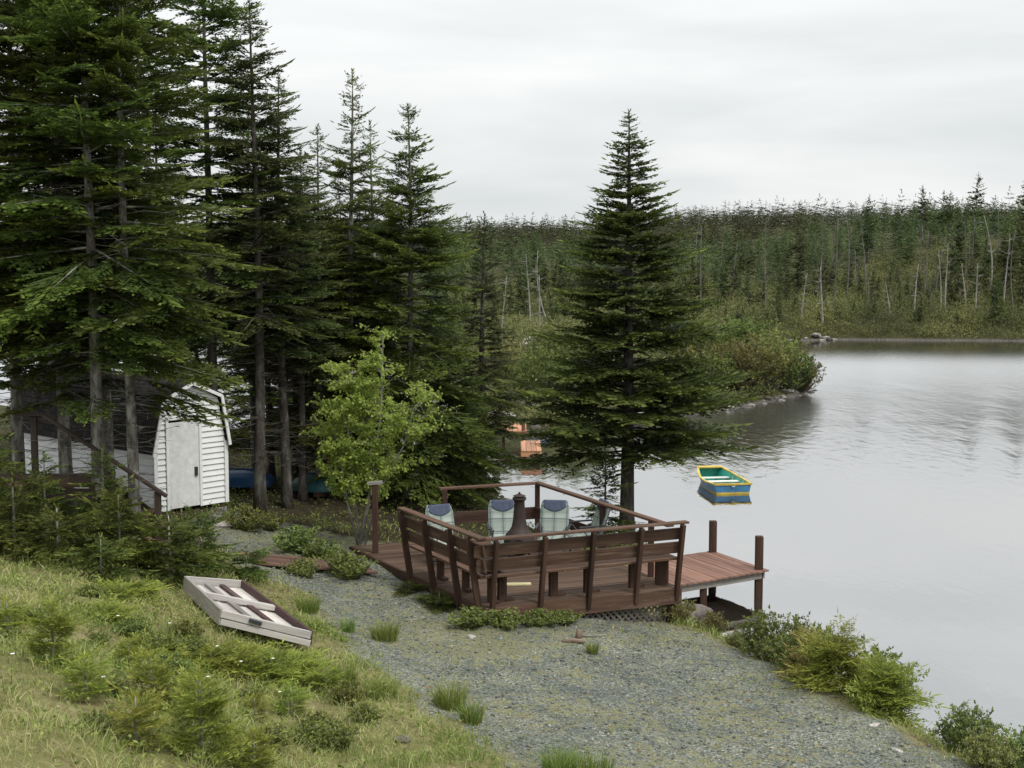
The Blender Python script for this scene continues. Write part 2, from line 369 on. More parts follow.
def make_ground():
    th = np.unique(np.concatenate([np.linspace(-24, 24, 620), np.linspace(24, 336, 140)])) * math.pi / 180
    r = np.concatenate([np.geomspace(.5, 9, 16)[:-1], np.geomspace(9, 34, 210)[:-1], np.geomspace(34, 160, 130)[:-1], np.geomspace(160, 2500, 36)])
    Rr, Th = np.meshgrid(r, th, indexing='ij')
    X = Rr * np.sin(Th); Y = Rr * np.cos(Th); Z = ground(X, Y)
    nr, ntt = X.shape
    me = bpy.data.meshes.new('ground')
    me.vertices.add(X.size); me.vertices.foreach_set('co', np.stack([X, Y, Z], -1).astype(np.float32).ravel())
    i, j = np.meshgrid(np.arange(nr - 1), np.arange(ntt - 1), indexing='ij')
    f = np.stack([i * ntt + j, i * ntt + j + 1, (i + 1) * ntt + j + 1, (i + 1) * ntt + j], -1).reshape(-1, 4)[:, ::-1]
    n = len(f); me.loops.add(n * 4); me.loops.foreach_set('vertex_index', np.ascontiguousarray(f, dtype=np.int32).ravel())
    me.polygons.add(n); me.polygons.foreach_set('loop_start', np.arange(0, 4 * n, 4, dtype=np.int32)); me.polygons.foreach_set('loop_total', np.full(n, 4, dtype=np.int32))
    me.polygons.foreach_set('use_smooth', np.ones(n, bool))
    sd = poly_sd(X, Y, GRAVEL)
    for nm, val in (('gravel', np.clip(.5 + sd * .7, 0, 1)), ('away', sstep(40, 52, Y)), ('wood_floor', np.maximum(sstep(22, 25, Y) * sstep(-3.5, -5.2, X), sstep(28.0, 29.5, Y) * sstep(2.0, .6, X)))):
        a = me.attributes.new(nm, 'FLOAT', 'POINT'); a.data.foreach_set('value', val.astype(np.float32).ravel())
    me.update(); me.validate()
    m, t, out = new_mat('ground'); v = coords(t, 'Object')
    n1 = noise(t, v, 1.1, 6, .62); n2 = noise(t, v, 7, 5, .6); n3 = noise(t, v, .45, 4, .6)
    # crushed stone
    vo = t.nodes.new('ShaderNodeTexVoronoi'); vo.inputs['Scale'].default_value = 40; t.links.new(v, vo.inputs['Vector'])
    vb = t.nodes.new('ShaderNodeSeparateColor'); t.links.new(vo.outputs['Color'], vb.inputs[0])
    st = ramp(t, vb.outputs[0], [(.05, (.082, .091, .083)), (.45, (.142, .154, .138)), (.8, (.195, .207, .184)), (1, (.32, .33, .305))])
    pale = ramp(t, n1, [(.3, (.62, .66, .67)), (.7, (1.3, 1.26, 1.14))]); st = mixc(t, 1, st, pale, 'MULTIPLY')
    mossm = ramp(t, mathn(t, 'ADD', mathn(t, 'MULTIPLY', n2, .62), mathn(t, 'MULTIPLY', n3, .45)), [(.52, (0, 0, 0)), (.59, (1, 1, 1))])
    st = mixc(t, mathn(t, 'MULTIPLY', mossm, .62), st, (.215, .205, .095))
    # dead grass, soil
    so = ramp(t, n2, [(.28, (.10, .08, .04)), (.5, (.20, .175, .085)), (.72, (.32, .28, .15))])
    so = mixc(t, ramp(t, n1, [(.42, (0, 0, 0)), (.6, (1, 1, 1))]), so, (.165, .165, .065))
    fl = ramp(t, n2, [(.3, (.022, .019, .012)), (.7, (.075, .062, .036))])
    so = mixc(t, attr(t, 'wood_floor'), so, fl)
    gm = mathn(t, 'ADD', attr(t, 'gravel'), mathn(t, 'MULTIPLY', mathn(t, 'SUBTRACT', mathn(t, 'ADD', n1, n2), 1.0), .95))
    col = mixc(t, ramp(t, gm, [(.42, (0, 0, 0)), (.6, (1, 1, 1))]), so, st)
    fa = ramp(t, n2, [(.3, (.03, .032, .014)), (.7, (.085, .082, .036))])
    col = mixc(t, attr(t, 'away'), col, fa)
    # wet stones along the waterline
    sep = t.nodes.new('ShaderNodeSeparateXYZ'); t.links.new(v, sep.inputs[0])
    wet = t.nodes.new('ShaderNodeMapRange'); wet.inputs['From Min'].default_value = .05; wet.inputs['From Max'].default_value = .16
    t.links.new(sep.outputs['Z'], wet.inputs['Value'])
    rk = ramp(t, vb.outputs[1], [(.2, (.05, .045, .04)), (.9, (.2, .185, .17))])
    col = mixc(t, wet.outputs[0], rk, col)
    hh = mathn(t, 'ADD', mathn(t, 'MULTIPLY', vo.outputs['Distance'], 1.0), n2)
    principled(t, out, col, .95, bump(t, hh, .6, .03), .1)
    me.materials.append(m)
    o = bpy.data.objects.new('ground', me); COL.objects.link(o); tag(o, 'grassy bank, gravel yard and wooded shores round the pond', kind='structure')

def make_water():
    mb = MB(); mb.add([(-1500, -200, 0), (1500, -200, 0), (1500, 1500, 0), (-1500, 1500, 0)], [(0, 1, 2, 3)])
    m, t, out = new_mat('water'); v = coords(t, 'Object')
    a = noise(t, v, 3.0, 3, .5, (1, .45, 1), .5); b = noise(t, v, .5, 3, .55, (1, .3, 1)); c = noise(t, v, .06, 3, .5, (1, .4, 1))
    amp = ramp(t, c, [(.38, (.25, .25, .25)), (.62, (1, 1, 1))])
    h = mathn(t, 'ADD', mathn(t, 'MULTIPLY', mathn(t, 'MULTIPLY', a, amp), .40), mathn(t, 'MULTIPLY', b, .5))
    # the breeze reaches the open middle of the pond, the near shore lies sheltered
    sy = t.nodes.new('ShaderNodeSeparateXYZ'); t.links.new(v, sy.inputs[0]); wind = t.nodes.new('ShaderNodeMapRange'); wind.interpolation_type = 'SMOOTHSTEP'
    for k_, v_ in (('From Min', 34), ('From Max', 80), ('To Min', .2), ('To Max', 4.0)): wind.inputs[k_].default_value = v_
    t.links.new(sy.outputs['Y'], wind.inputs['Value']); h = mathn(t, 'MULTIPLY', h, wind.outputs[0])
    lee = t.nodes.new('ShaderNodeMapRange'); lee.interpolation_type = 'SMOOTHSTEP'      # and the far bank shelters a strip below it
    for k_, v_ in (('From Min', 80), ('From Max', 97), ('To Min', 1), ('To Max', .22)): lee.inputs[k_].default_value = v_
    t.links.new(sy.outputs['Y'], lee.inputs['Value']); h = mathn(t, 'MULTIPLY', h, lee.outputs[0])
    nrm = bump(t, h, 1.0, .055)
    g = t.nodes.new('ShaderNodeBsdfGlossy'); g.inputs['Color'].default_value = (.95, .955, .96, 1); g.inputs['Roughness'].default_value = .03; t.links.new(nrm, g.inputs['Normal'])
    rg = t.nodes.new('ShaderNodeMapRange'); rg.interpolation_type = 'SMOOTHSTEP'
    for k_, v_ in (('From Min', 36), ('From Max', 85), ('To Min', .03), ('To Max', .33)): rg.inputs[k_].default_value = v_
    t.links.new(sy.outputs['Y'], rg.inputs['Value']); t.links.new(mathn(t, 'MULTIPLY', rg.outputs[0], lee.outputs[0]), g.inputs['Roughness'])
    d = t.nodes.new('ShaderNodeBsdfDiffuse'); d.inputs['Color'].default_value = (.030, .026, .02, 1)
    fr = t.nodes.new('ShaderNodeFresnel'); fr.inputs['IOR'].default_value = 1.33; t.links.new(nrm, fr.inputs['Normal'])
    mx = t.nodes.new('ShaderNodeMixShader'); t.links.new(mathn(t, 'ADD', mathn(t, 'MULTIPLY', fr.outputs[0], .42), .52, True), mx.inputs[0])
    t.links.new(d.outputs[0], mx.inputs[1]); t.links.new(g.outputs[0], mx.inputs[2]); t.links.new(mx.outputs[0], out.inputs[0])
    tag(mb.build('water', m), 'still grey pond water mirroring the overcast sky', kind='structure')

make_ground(); make_water()

# ------------------------------------------------------------------ plants
def unit(a): return a / np.maximum(np.linalg.norm(a, axis=-1, keepdims=True), 1e-9)

def diamonds(p, d, l, wd, roll, r):
    """leaf or spray shaped quads: base p, direction d, length l, width wd; roll turns them about d"""
    d = unit(d); up = np.zeros_like(d); up[:, 2] = 1
    s = np.cross(d, up); bad = np.linalg.norm(s, axis=1) < 1e-3; s[bad] = (1, 0, 0); s = unit(s)
    n = np.cross(s, d)
    s = s * np.cos(roll)[:, None] + n * np.sin(roll)[:, None]
    l = l[:, None]; wd = wd[:, None] / 2
    m = p + d * l * .42
    return np.stack([p, m + s * wd, p + d * l, m - s * wd], 1)

def make_bough(L, seed, sp2=.075, sp3=.075, w=.036, droop=.16, fan=.46, coarse=False):
    """a flat fir bough along +X: an axis, side shoots, and twigs on the side shoots -> quads, tint"""
    r = np.random.default_rng(seed)
    P = []; D = []; Ln = []; Wd = []; T = []
    def axis(x): return np.array([x, .03 * L * math.sin(x / L * 4 + seed), -droop * L * (x / L) ** 2 + .10 * L * (x / L) ** 3])
    x = .16 * L if L > .6 else .05
    side = 1
    while x < L:
        for side in (1, -1):
            if r.random() < .09: continue
            l2 = (fan * (L - x) ** .85 * (L ** .15) + .06) * r.uniform(.65, 1.1)
            a = R(r.uniform(44, 62)); d = np.array([math.cos(a), side * math.sin(a), r.uniform(-.18, .12)])
            p0 = axis(x + r.uniform(-.02, .02))
            newest = np.clip((x / L) * .6 + r.uniform(-.15, .25), 0, 1)
            P.append(p0); D.append(d); Ln.append(l2); Wd.append(w * (.62 if l2 > .1 else 1.1)); T.append(newest * .8)
            if l2 > .1:
                y = .05
                while y < l2 - .02:
                    for s3 in (1, -1):
                        if r.random() < .12: continue
                        l3 = min(.34 * l2, .55 * (l2 - y) + .045, .13) * r.uniform(.7, 1.25)
                        a3 = a * side + s3 * R(r.uniform(38, 58))
                        q = p0 + d * y + np.array([0, 0, -.10 * y * y / max(l2, .1)])
                        P.append(q); D.append(np.array([math.cos(a3), math.sin(a3), d[2] + r.uniform(-.2, .25)])); Ln.append(l3); Wd.append(w)
                        T.append(np.clip(newest * .55 + .45 * (y / l2) + r.uniform(-.2, .15), 0, 1))
                    y += sp3 * r.uniform(.8, 1.3)
        x += sp2 * r.uniform(.8, 1.25)
    # axis itself, tip
    k = np.linspace(.1 * L, L * .96, max(3, int(L / .12)))
    for x in k:
        P.append(axis(x)); D.append(np.array([1, 0, .1])); Ln.append(min(.16 + .05 * L, .3 * L)); Wd.append(w * 1.1); T.append(.2 + .6 * (x / L))
    P = np.array(P); D = np.array(D); Ln = np.array(Ln); Wd = np.array(Wd)
    return diamonds(P, D, Ln, Wd, r.normal(0, .8, len(P)), r), np.array(T)

_B = {}
def bough_set(kind):
    if kind in _B: return _B[kind]
    out = {}
    if kind == 'fine': cl = [(.35, .055, .055, .028), (.75, .06, .052, .032), (1.25, .064, .052, .034), (1.9, .072, .054, .036)]
    elif kind == 'dense': cl = [(.35, .055, .055, .034), (.8, .06, .055, .038), (1.4, .064, .056, .040), (2.2, .074, .058, .044)]
    elif kind == 'far': cl = [(.4, .15, .3, .12), (.8, .17, .3, .14), (1.3, .2, .3, .16)]
    elif kind == 'tiny': cl = [(.5, .17, .4, .10), (1.0, .20, .4, .12)]
    elif kind == 'small': cl = [(.12, .018, .3, .012), (.25, .022, .04, .013), (.45, .028, .04, .014)]
    for i, (L, a, b, w_) in enumerate(cl): out[L] = [make_bough(L, 17 * i + j, a, b, w_) for j in range(5)]
    _B[kind] = out; return out

def place_bough(kind, L, base, az, pitch, r, roll=0.0):
    S = bough_set(kind); c = min(S, key=lambda k: abs(math.log(k / max(L, .02))))
    q, t = S[c][r.integers(5)]
    s = L / c
    M3 = np.array((Matrix.Rotation(az, 3, 'Z') @ Matrix.Rotation(-pitch, 3, 'Y') @ Matrix.Rotation(roll, 3, 'X')))
    return (q * s) @ M3.T + np.array(base), np.clip(t + r.uniform(-.18, .12), 0, 1)

def conifer_mesh(name, seed, H, cb, Rm, kind='fine', shape=.85, gap=.27, per=(4, 6), r0=None, pitch=(38, 4, -14), thin=0.0, dead=0, extra=(), mat='fir', barkm='bark', lop=0.0, top_thin=0.0, inner=True, sway=.05, jit=.65):
    """returns crown mesh, trunk mesh, dead-branch mesh. cb = height of the lowest live bough, Rm = crown radius there"""
    r = np.random.default_rng(seed); Q = []; T = []
    tr = MB(); dd = MB()
    r0 = r0 or (.035 + .0115 * H)
    nseg = max(6, int(H / .7)); ph = r.uniform(0, 6)
    def tx(z): return np.array([sway * math.sin(z * .45 + ph), sway * math.cos(z * .38 + ph * 1.7), z]) - np.array([sway * math.sin(ph), sway * math.cos(ph * 1.7), 0])
    def rad(z): return r0 * (1 - z / H) ** .9 + .008
    zs = np.linspace(0, H, nseg + 1)
    tr.tube([Vector(tx(z)) - Vector((0, 0, .25 if z == 0 else 0)) for z in zs], [rad(z) * (1.35 if i == 0 else 1) for i, z in enumerate(zs)], 8)
    z = cb; bias = r.uniform(0, 6.28)
    while z < H - .12:
        f = (z - cb) / (H - cb)
        n = r.integers(per[0], per[1] + 1); a0 = r.uniform(0, 6.28)
        prof = (1 - f) ** shape * (1 if f > .08 else (.85 + .15 * f / .08))
        for k in range(n):
            if r.random() < thin * (1 - f) + top_thin * f: continue
            az = a0 + k * 6.283 / n + r.uniform(-.35, .35)
            L = (Rm * prof + .10) * r.uniform(.76 - .24 * jit, 1.12 + .1 * jit) * (1 + lop * math.cos(az - bias))
            pt = np.interp(f, (0, .45, 1), (pitch[2], pitch[1], pitch[0])) + r.normal(0, 4 + 5 * jit)
            zz = z + r.uniform(-.09, .09) * (1 + jit)
            b = tx(zz) + np.array([math.cos(az), math.sin(az), 0]) * rad(zz) * .5
            q, t = place_bough(kind, L, b, az, R(pt), r, r.uniform(-.2, .2) * (1 + jit)); Q.append(q); T.append(t)
            if inner and L > .5:
                e = b + np.array([math.cos(az) * math.cos(R(pt)), math.sin(az) * math.cos(R(pt)), math.sin(R(pt)) - .04]) * L * .65
                tr.tube([b, (b + e) / 2 + np.array([0, 0, .01]), e], [.006 + .009 * L, .005 + .006 * L, .003], 4, False)
        z += gap * (1 - (.38 if kind != 'dense' else .62) * f) * r.uniform(1 - .2 - .25 * jit, 1.2 + .25 * jit)
    for (zz, azd, L, pt) in extra:
        b = tx(zz); q, t = place_bough(kind, L, b, R(azd), R(pt), r); Q.append(q); T.append(t)
        e = b + np.array([math.cos(R(azd)), math.sin(R(azd)), math.sin(R(pt))]) * L * .7
        tr.tube([b, e], [.02, .005], 4, False)
    # leader
    for dz in np.linspace(.0, .22, 4):
        p = np.repeat((tx(H - .25 + dz))[None], 5, 0); a = r.uniform(0, 6.28, 5)
        d = np.stack([np.cos(a) * .5, np.sin(a) * .5, np.full(5, 1.)], 1)
        Q.append(diamonds(p, d, np.full(5, .12), np.full(5, .03), r.uniform(0, 3, 5), r)); T.append(np.full(5, .6))
    # bare dead branches under the crown
    for k in range(dead):
        zz = r.uniform(max(.8, cb * .25), cb + .35 * (H - cb)); az = r.uniform(0, 6.28); L = r.uniform(.4, 1.25)
        b = tx(zz); dr = np.array([math.cos(az), math.sin(az), r.uniform(-.25, .15)])
        pts = [b, b + dr * L * .5 + np.array([0, 0, r.uniform(-.03, .05)]), b + dr * L + np.array([0, 0, r.uniform(-.1, .12)])]
        tr.tube(pts, [.011, .007, .002], 4, False)
        for j in range(r.integers(3, 8)):
            u = r.uniform(.3, .95); p = pts[1] + (pts[2] - pts[1]) * (u * 2 - 1) if u > .5 else pts[0] + (pts[1] - pts[0]) * u * 2
            a2 = az + r.choice((-1, 1)) * r.uniform(.6, 1.1); l2 = r.uniform(.12, .4)
            tr.tube([p, p + np.array([math.cos(a2), math.sin(a2), r.uniform(-.3, .2)]) * l2], [.005, .0015], 3, False)
    cm = quad_mesh(name + '_crown', np.concatenate(Q), np.concatenate(T)); cm.materials.append(M[mat])
    to = tr.build('trunk', M[barkm], recalc=False); tm = to.data; bpy.data.objects.remove(to); tm.name = name + '_trunk'
    dm = None
    return cm, tm, dm

def put_tree(name, meshes, x, y, rz, label, group=None, s=1.0, cat='tree', z=None, lean=(0, 0)):
    o = empty(name, (x, y, (gz(x, y) if z is None else z) - .03), rz); o.scale = (s, s, s)
    o.rotation_euler = (lean[0], lean[1], rz)
    tag(o, label, cat, group)
    for nm, me in zip(('crown', 'trunk'), meshes):
        if me is not None: link_mesh(nm, me, None, o)
    return o

def leaf_plant_mesh(name, seed, H, W, stems, leaves, leaf=(.05, .025), mat='shrub_leaf', stem_mat='bark', low=.15, upright=.6, dome=1.0):
    """shrub: many stems from one root that fork, leaves in clumps along the outer twigs"""
    r = np.random.default_rng(seed); sb = MB(); tips = []
    for k in range(stems):
        az = r.uniform(0, 6.28); rr = math.sqrt(r.random()) * W; h = H * (1 - .55 * dome * (rr / W) ** 2) * r.uniform(.75, 1.08)
        base = np.array([math.cos(az), math.sin(az), 0]) * rr * .25 + np.array([0, 0, -.06]); top = np.array([math.cos(az) * rr, math.sin(az) * rr, h])
        mid = (base + top) / 2 + np.array([0, 0, -.08 * h + .1 * h * upright]) + r.normal(0, .03 * H, 3)
        sb.tube([base, mid, top], [.010 * H + .003, .006 * H + .002, .0015], 4, False)
        for u in np.linspace(low, 1, 5):
            c = mid + (top - mid) * (u * 2 - 1) if u > .5 else base + (mid - base) * u * 2
            for j in range(2):
                e = c + np.array([r.normal(0, .16 * W), r.normal(0, .16 * W), abs(r.normal(0, .12 * H)) + .02])
                sb.tube([c, e], [.004, .001], 3, False); tips.append((c, e))
        tips.append((mid, top))
    n = leaves; idx = r.integers(0, len(tips), n); A = np.array([t[0] for t in tips])[idx]; B = np.array([t[1] for t in tips])[idx]
    u = r.random((n, 1)) ** .6; p = A + (B - A) * u + r.normal(0, .012, (n, 3))
    d = unit(B - A) * .7 + r.normal(0, .6, (n, 3)); d[:, 2] += .25
    q = diamonds(p, d, r.uniform(.7, 1.25, n) * leaf[0], r.uniform(.8, 1.2, n) * leaf[1], r.uniform(-1.2, 1.2, n), r)
    cl = r.uniform(0, .5, len(tips))[idx]
    t = np.clip(cl + .35 * u[:, 0] + r.uniform(-.12, .2, n), 0, 1)
    cm = quad_mesh(name + '_leaves', q, t); cm.materials.append(M[mat])
    so = sb.build('stems', M[stem_mat], recalc=False); sm = so.data; bpy.data.objects.remove(so)
    return cm, sm

def put_plant(name, meshes, x, y, label, group=None, s=1.0, rz=0, cat='shrub', parts=('foliage', 'stem'), z=None, sz=None):
    o = empty(name, (x, y, (gz(x, y) if z is None else z) - .01), rz); o.scale = (s, s, s * (sz or 1))
    tag(o, label, cat, group)
    for nm, me in zip(parts, meshes): link_mesh(nm, me, None, o)
    return o

def tuft_mesh(name, seed, n, h, spread, wd=.007):
    r = np.random.default_rng(seed); Q = []; T = []
    az = r.uniform(0, 6.28, n); rr = np.sqrt(r.random(n)) * spread * .45
    p = np.stack([np.cos(az) * rr, np.sin(az) * rr, np.full(n, -.01)], 1)
    az2 = az + r.normal(0, .7, n); tilt = r.uniform(.05, .75, n); hh = h * r.uniform(.5, 1.1, n)
    d1 = np.stack([np.cos(az2) * tilt * .5, np.sin(az2) * tilt * .5, np.ones(n)], 1); d2 = np.stack([np.cos(az2) * tilt * 1.6, np.sin(az2) * tilt * 1.6, np.ones(n) * .7], 1)
    m = p + unit(d1) * (hh * .55)[:, None]; e = m + unit(d2) * (hh * .5)[:, None]
    sa = r.uniform(0, 3.14, n); s = np.stack([np.cos(sa), np.sin(sa), np.zeros(n)], 1) * wd / 2
    Q = np.concatenate([np.stack([p - s, p + s, m + s * .8, m - s * .8], 1), np.stack([m - s * .8, m + s * .8, e + s * .1, e - s * .1], 1)])
    t = r.uniform(0, .75, n); t = np.where(r.random(n) < .12, 1.0, t)
    me = quad_mesh(name, Q, np.concatenate([t, np.clip(t + .12, 0, 1)])); me.materials.append(M['tuft'])
    return me

# ---- the near firs on the left bank
G_FIR = 'tall firs round the shed'
fA = conifer_mesh('fir_a', 1, 11.6, 3.3, 2.05, shape=.42, thin=.22, dead=55, pitch=(30, 4, -14), per=(4, 6), gap=.33, r0=.125, extra=((2.7, -60, 1.5, -14), (2.5, 200, 1.3, -10)))
fB = conifer_mesh('fir_b', 2, 11.6, 3.4, 2.2, shape=.45, thin=.22, dead=55, pitch=(30, 6, -12), per=(4, 6), gap=.34, lop=.25, r0=.125, extra=((2.6, 150, 1.4, -12), (2.9, 20, 1.5, -10)))
fC = conifer_mesh('fir_c', 3, 11.0, 3.6, 1.85, shape=.5, thin=.25, dead=60, per=(4, 6), gap=.33, r0=.105, extra=((2.9, 80, 1.2, -12),))
fB2 = conifer_mesh('fir_b2', 12, 11.4, 3.5, 2.15, shape=.42, thin=.2, dead=50, pitch=(30, 6, -12), per=(4, 6), gap=.33, r0=.105, extra=((4.5, -10, 2.2, -10), (4.1, 18, 2.0, -10), (5.2, 2, 2.5, -6), (3.8, -45, 1.8, -12), (3.3, -20, 1.6, -14), (4.9, -28, 2.3, -8), (2.75, 6, 2.0, -14), (2.95, 22, 1.8, -16), (2.5, -8, 1.7, -10)))
fD = conifer_mesh('fir_d', 4, 10.6, 4.2, 1.7, shape=.66, thin=.16, dead=130, per=(4, 6), gap=.29, r0=.13, mat='fir_dark', barkm='bark_dark', pitch=(30, 10, -6))
fE = conifer_mesh('fir_e', 5, 9.0, .9, 2.55, shape=.82, thin=.05, dead=14, per=(5, 8), gap=.29, pitch=(35, 2, -14), r0=.11)
fF = conifer_mesh('fir_f', 6, 9.8, 1.8, 1.85, shape=.80, thin=.08, dead=26, per=(4, 7), gap=.31, top_thin=.35, r0=.11)
fG = conifer_mesh('fir_g', 7, 7.2, .6, 1.4, shape=.75, thin=.08, dead=10, per=(5, 7), gap=.25, mat='fir_dark', barkm='bark_dark')
fH = conifer_mesh('fir_h', 8, 5.2, .3, 1.9, shape=.75, thin=.05, dead=6, per=(6, 7), gap=.24)
FIRS = [  # name, mesh, x, y, scale, turn, label
    (fA, -8.06, 26.9, 1.0, .3, 'tall fir with a straight grey trunk beside the brown stair landing'),
    (fB, -7.23, 25.9, 1.0, 2.2, 'tall fir with a thick pale lichened trunk in front of the long shed wall'),
    (fC, -7.38, 27.3, 1.0, 4.0, 'slim fir whose trunk stands close behind the thick lichened one'),
    (fB2, -6.60, 25.9, 1.0, 0, 'tall slim fir whose trunk stands in front of the near corner of the shed'),
    (fB, -9.30, 28.0, .98, 5.2, 'thin lichened fir at the left edge, left of the stair landing'),
    (fA, -10.2, 33.0, 1.1, 3.3, 'tall fir rising behind the left end of the shed roof'),
    (fA, -9.76, 26.0, .97, 1.9, 'big fir leaning in at the left edge, mostly outside the frame'),
    (fB, -7.9, 32.6, .94, .7, 'tall fir rising behind the middle of the dark shed roof'),
    (fA, -6.45, 32.0, 1.04, 2.8, 'fir rising directly behind the shed gable'),
    (fD, -5.30, 31.1, 1.0, .5, 'tallest dark fir right of the shed, its pointed top touching the upper edge'),
    (fD, -4.92, 32.4, .88, 2.4, 'dark sparse fir just right of the tallest dark one, shorter top'),
    (fD, -4.70, 33.3, .74, 4.4, 'short pale-stemmed fir standing right of the two dark firs'),
    (fF, -3.75, 34.9, 1.0, .9, 'fir with a long thin bare leader, behind the young birch'),
    (fF, -3.35, 36.6, .92, 3.6, 'fir with a forked top right of the thin bare leader'),
    (fE, -2.40, 34.3, 1.0, .4, 'broad fir with a full pointed crown just right of the birch'),
    (fG, -.80, 39.6, 1.0, .2, 'smaller dark fir at the end of the fir row, nearest the water'),
    (fH, -1.45, 35.6, .82, 1.2, 'low broad fir with pale tips behind the chairs on the deck'),
    (fH, -1.0, 36.8, .55, 3.9, 'lowest fir beside the orange mooring docks'),
    (fG, -4.4, 37.6, .95, 2.2, 'dark fir deep in the trees behind the birch'),
    (fF, -4.4, 34.0, .86, 2.2, 'fir filling the gap between the short pale stem and the thin bare leader'),
    (fH, -7.3, 43.2, 1.0, .4, 'bushy fir by the water seen right of the shed roof'),
    (fH, -5.7, 42.6, .85, 2.4, 'bushy fir by the water between the two dark trunks'),
    (fG, -9.4, 44.5, .9, 4.0, 'fir by the water far behind the shed gable'),
    (fC, -6.3, 36.4, .82, 5.0, 'thin fir at the water behind the blue hull'),
    (fD, -3.0, 38.6, .7, 1.3, 'thin dark fir hidden behind the broad fir'),
    (fD, -5.7, 35.2, .72, 3.0, 'bare stemmed fir behind the blue hull'),
    (fD, -4.1, 35.6, .66, 5.3, 'thin bare stem fir behind the birch trunk'),
    (fD, -8.6, 37.0, .9, 2.0, 'dark thin fir by the water far behind the shed'),
    (fG, -11.6, 37.5, 1.25, 1.0, 'dark fir behind the left end of the shed'),
    (fA, -11.5, 29.5, 1.0, 5.0, 'fir outside the left edge whose boughs reach into the frame'),
]
for x, y, s, rz in ((-5.15, 36.6, .68, .4), (-4.6, 36.9, .62, 1.7), (-3.75, 37.3, .7, 3.1), (-4.95, 38.8, .66, 4.4), (-5.5, 37.6, .72, 5.2)):
    put_tree('fir_tree', fD, x, y, rz, 'thin bare fir stem deep in the trees behind the birch', 'thin stems deep in the trees', s=s)
for i, (me, x, y, s, rz, lab) in enumerate(FIRS):
    put_tree('fir_tree', me, x, y, rz, lab, s=s)

# ---- the spruce by the deck
sp = conifer_mesh('spruce', 31, 9.5, 2.1, 3.05, kind='dense', shape=1.0, gap=.42, per=(8, 11), r0=.165, pitch=(20, 12, 3), jit=.2, thin=.03, top_thin=.0, mat='spruce', barkm='bark_dark', dead=6, sway=.02)
put_tree('spruce_tree', sp, 2.56, 33.0, .6, 'broad pointed spruce standing alone at the water behind the deck')
ss = conifer_mesh('small_spruce', 32, 2.1, .1, .85, kind='fine', shape=.8, gap=.15, per=(5, 7), mat='spruce', barkm='bark_dark', inner=False, thin=.05, r0=.03)
put_tree('small_spruce', ss, 1.98, 31.6, 0, 'thin little spruce left of the big trunk behind the deck rail')

# ---- low young firs under the tall ones
yA = conifer_mesh('young_fir_a', 41, 1.3, .08, 1.15, kind='fine', shape=.7, gap=.17, per=(5, 7), inner=False, r0=.022)
yB = conifer_mesh('young_fir_b', 42, .95, .05, 1.1, kind='fine', shape=.6, gap=.14, per=(5, 7), inner=False, r0=.02, mat='fir')
yC = conifer_mesh('young_fir_c', 43, 2.2, .3, .95, kind='fine', shape=.8, gap=.2, per=(4, 6), inner=False, thin=.2, r0=.028)
for me, x, y, s, rz, lab in [
    (yC, -8.55, 24.0, .95, .2, 'young fir under the stair landing at the left edge'),
    (yA, -7.75, 23.0, 1.0, 1.5, 'bushy young fir at the left edge above the grassy slope'),
    (yB, -6.9, 22.4, .95, 2.6, 'low dark young fir beneath the pale lichened trunks'),
    (yA, -6.1, 23.0, .95, 3.9, 'young fir in front of the two close fir trunks'),
    (yB, -5.3, 22.9, 1.1, 4.6, 'low dark young fir just left of the white crate'),
    (yA, -5.15, 24.2, .75, 5.5, 'small young fir behind the upper end of the white crate'),
    (yB, -6.0, 21.5, .7, .9, 'smallest low fir on the crest of the grassy slope'),
    (yC, -7.9, 25.0, .72, 2.0, 'spindly young fir at the foot of the stair landing'),
    (yC, -6.9, 25.0, .8, 4.0, 'spindly young fir below the handrail end post'),
    (yB, -4.4, 24.4, .6, 3.0, 'small dark fir at the gravel just right of the rusty board')]:
    put_tree('young_fir', me, x, y, rz, lab, s=s)
# the drooping bough in front of the shed gable belongs to a thin fir of its own
if 0: gb = conifer_mesh('gable_fir', 45, 4.2, 1.55, 1.05, kind='fine', shape=.5, gap=.26, per=(3, 5), thin=.1, pitch=(40, 5, -18), dead=8, r0=.05)
if 0: put_tree('thin_fir', gb, -6.15, 28.3, .9, 'thin fir with drooping boughs across the shed gable')

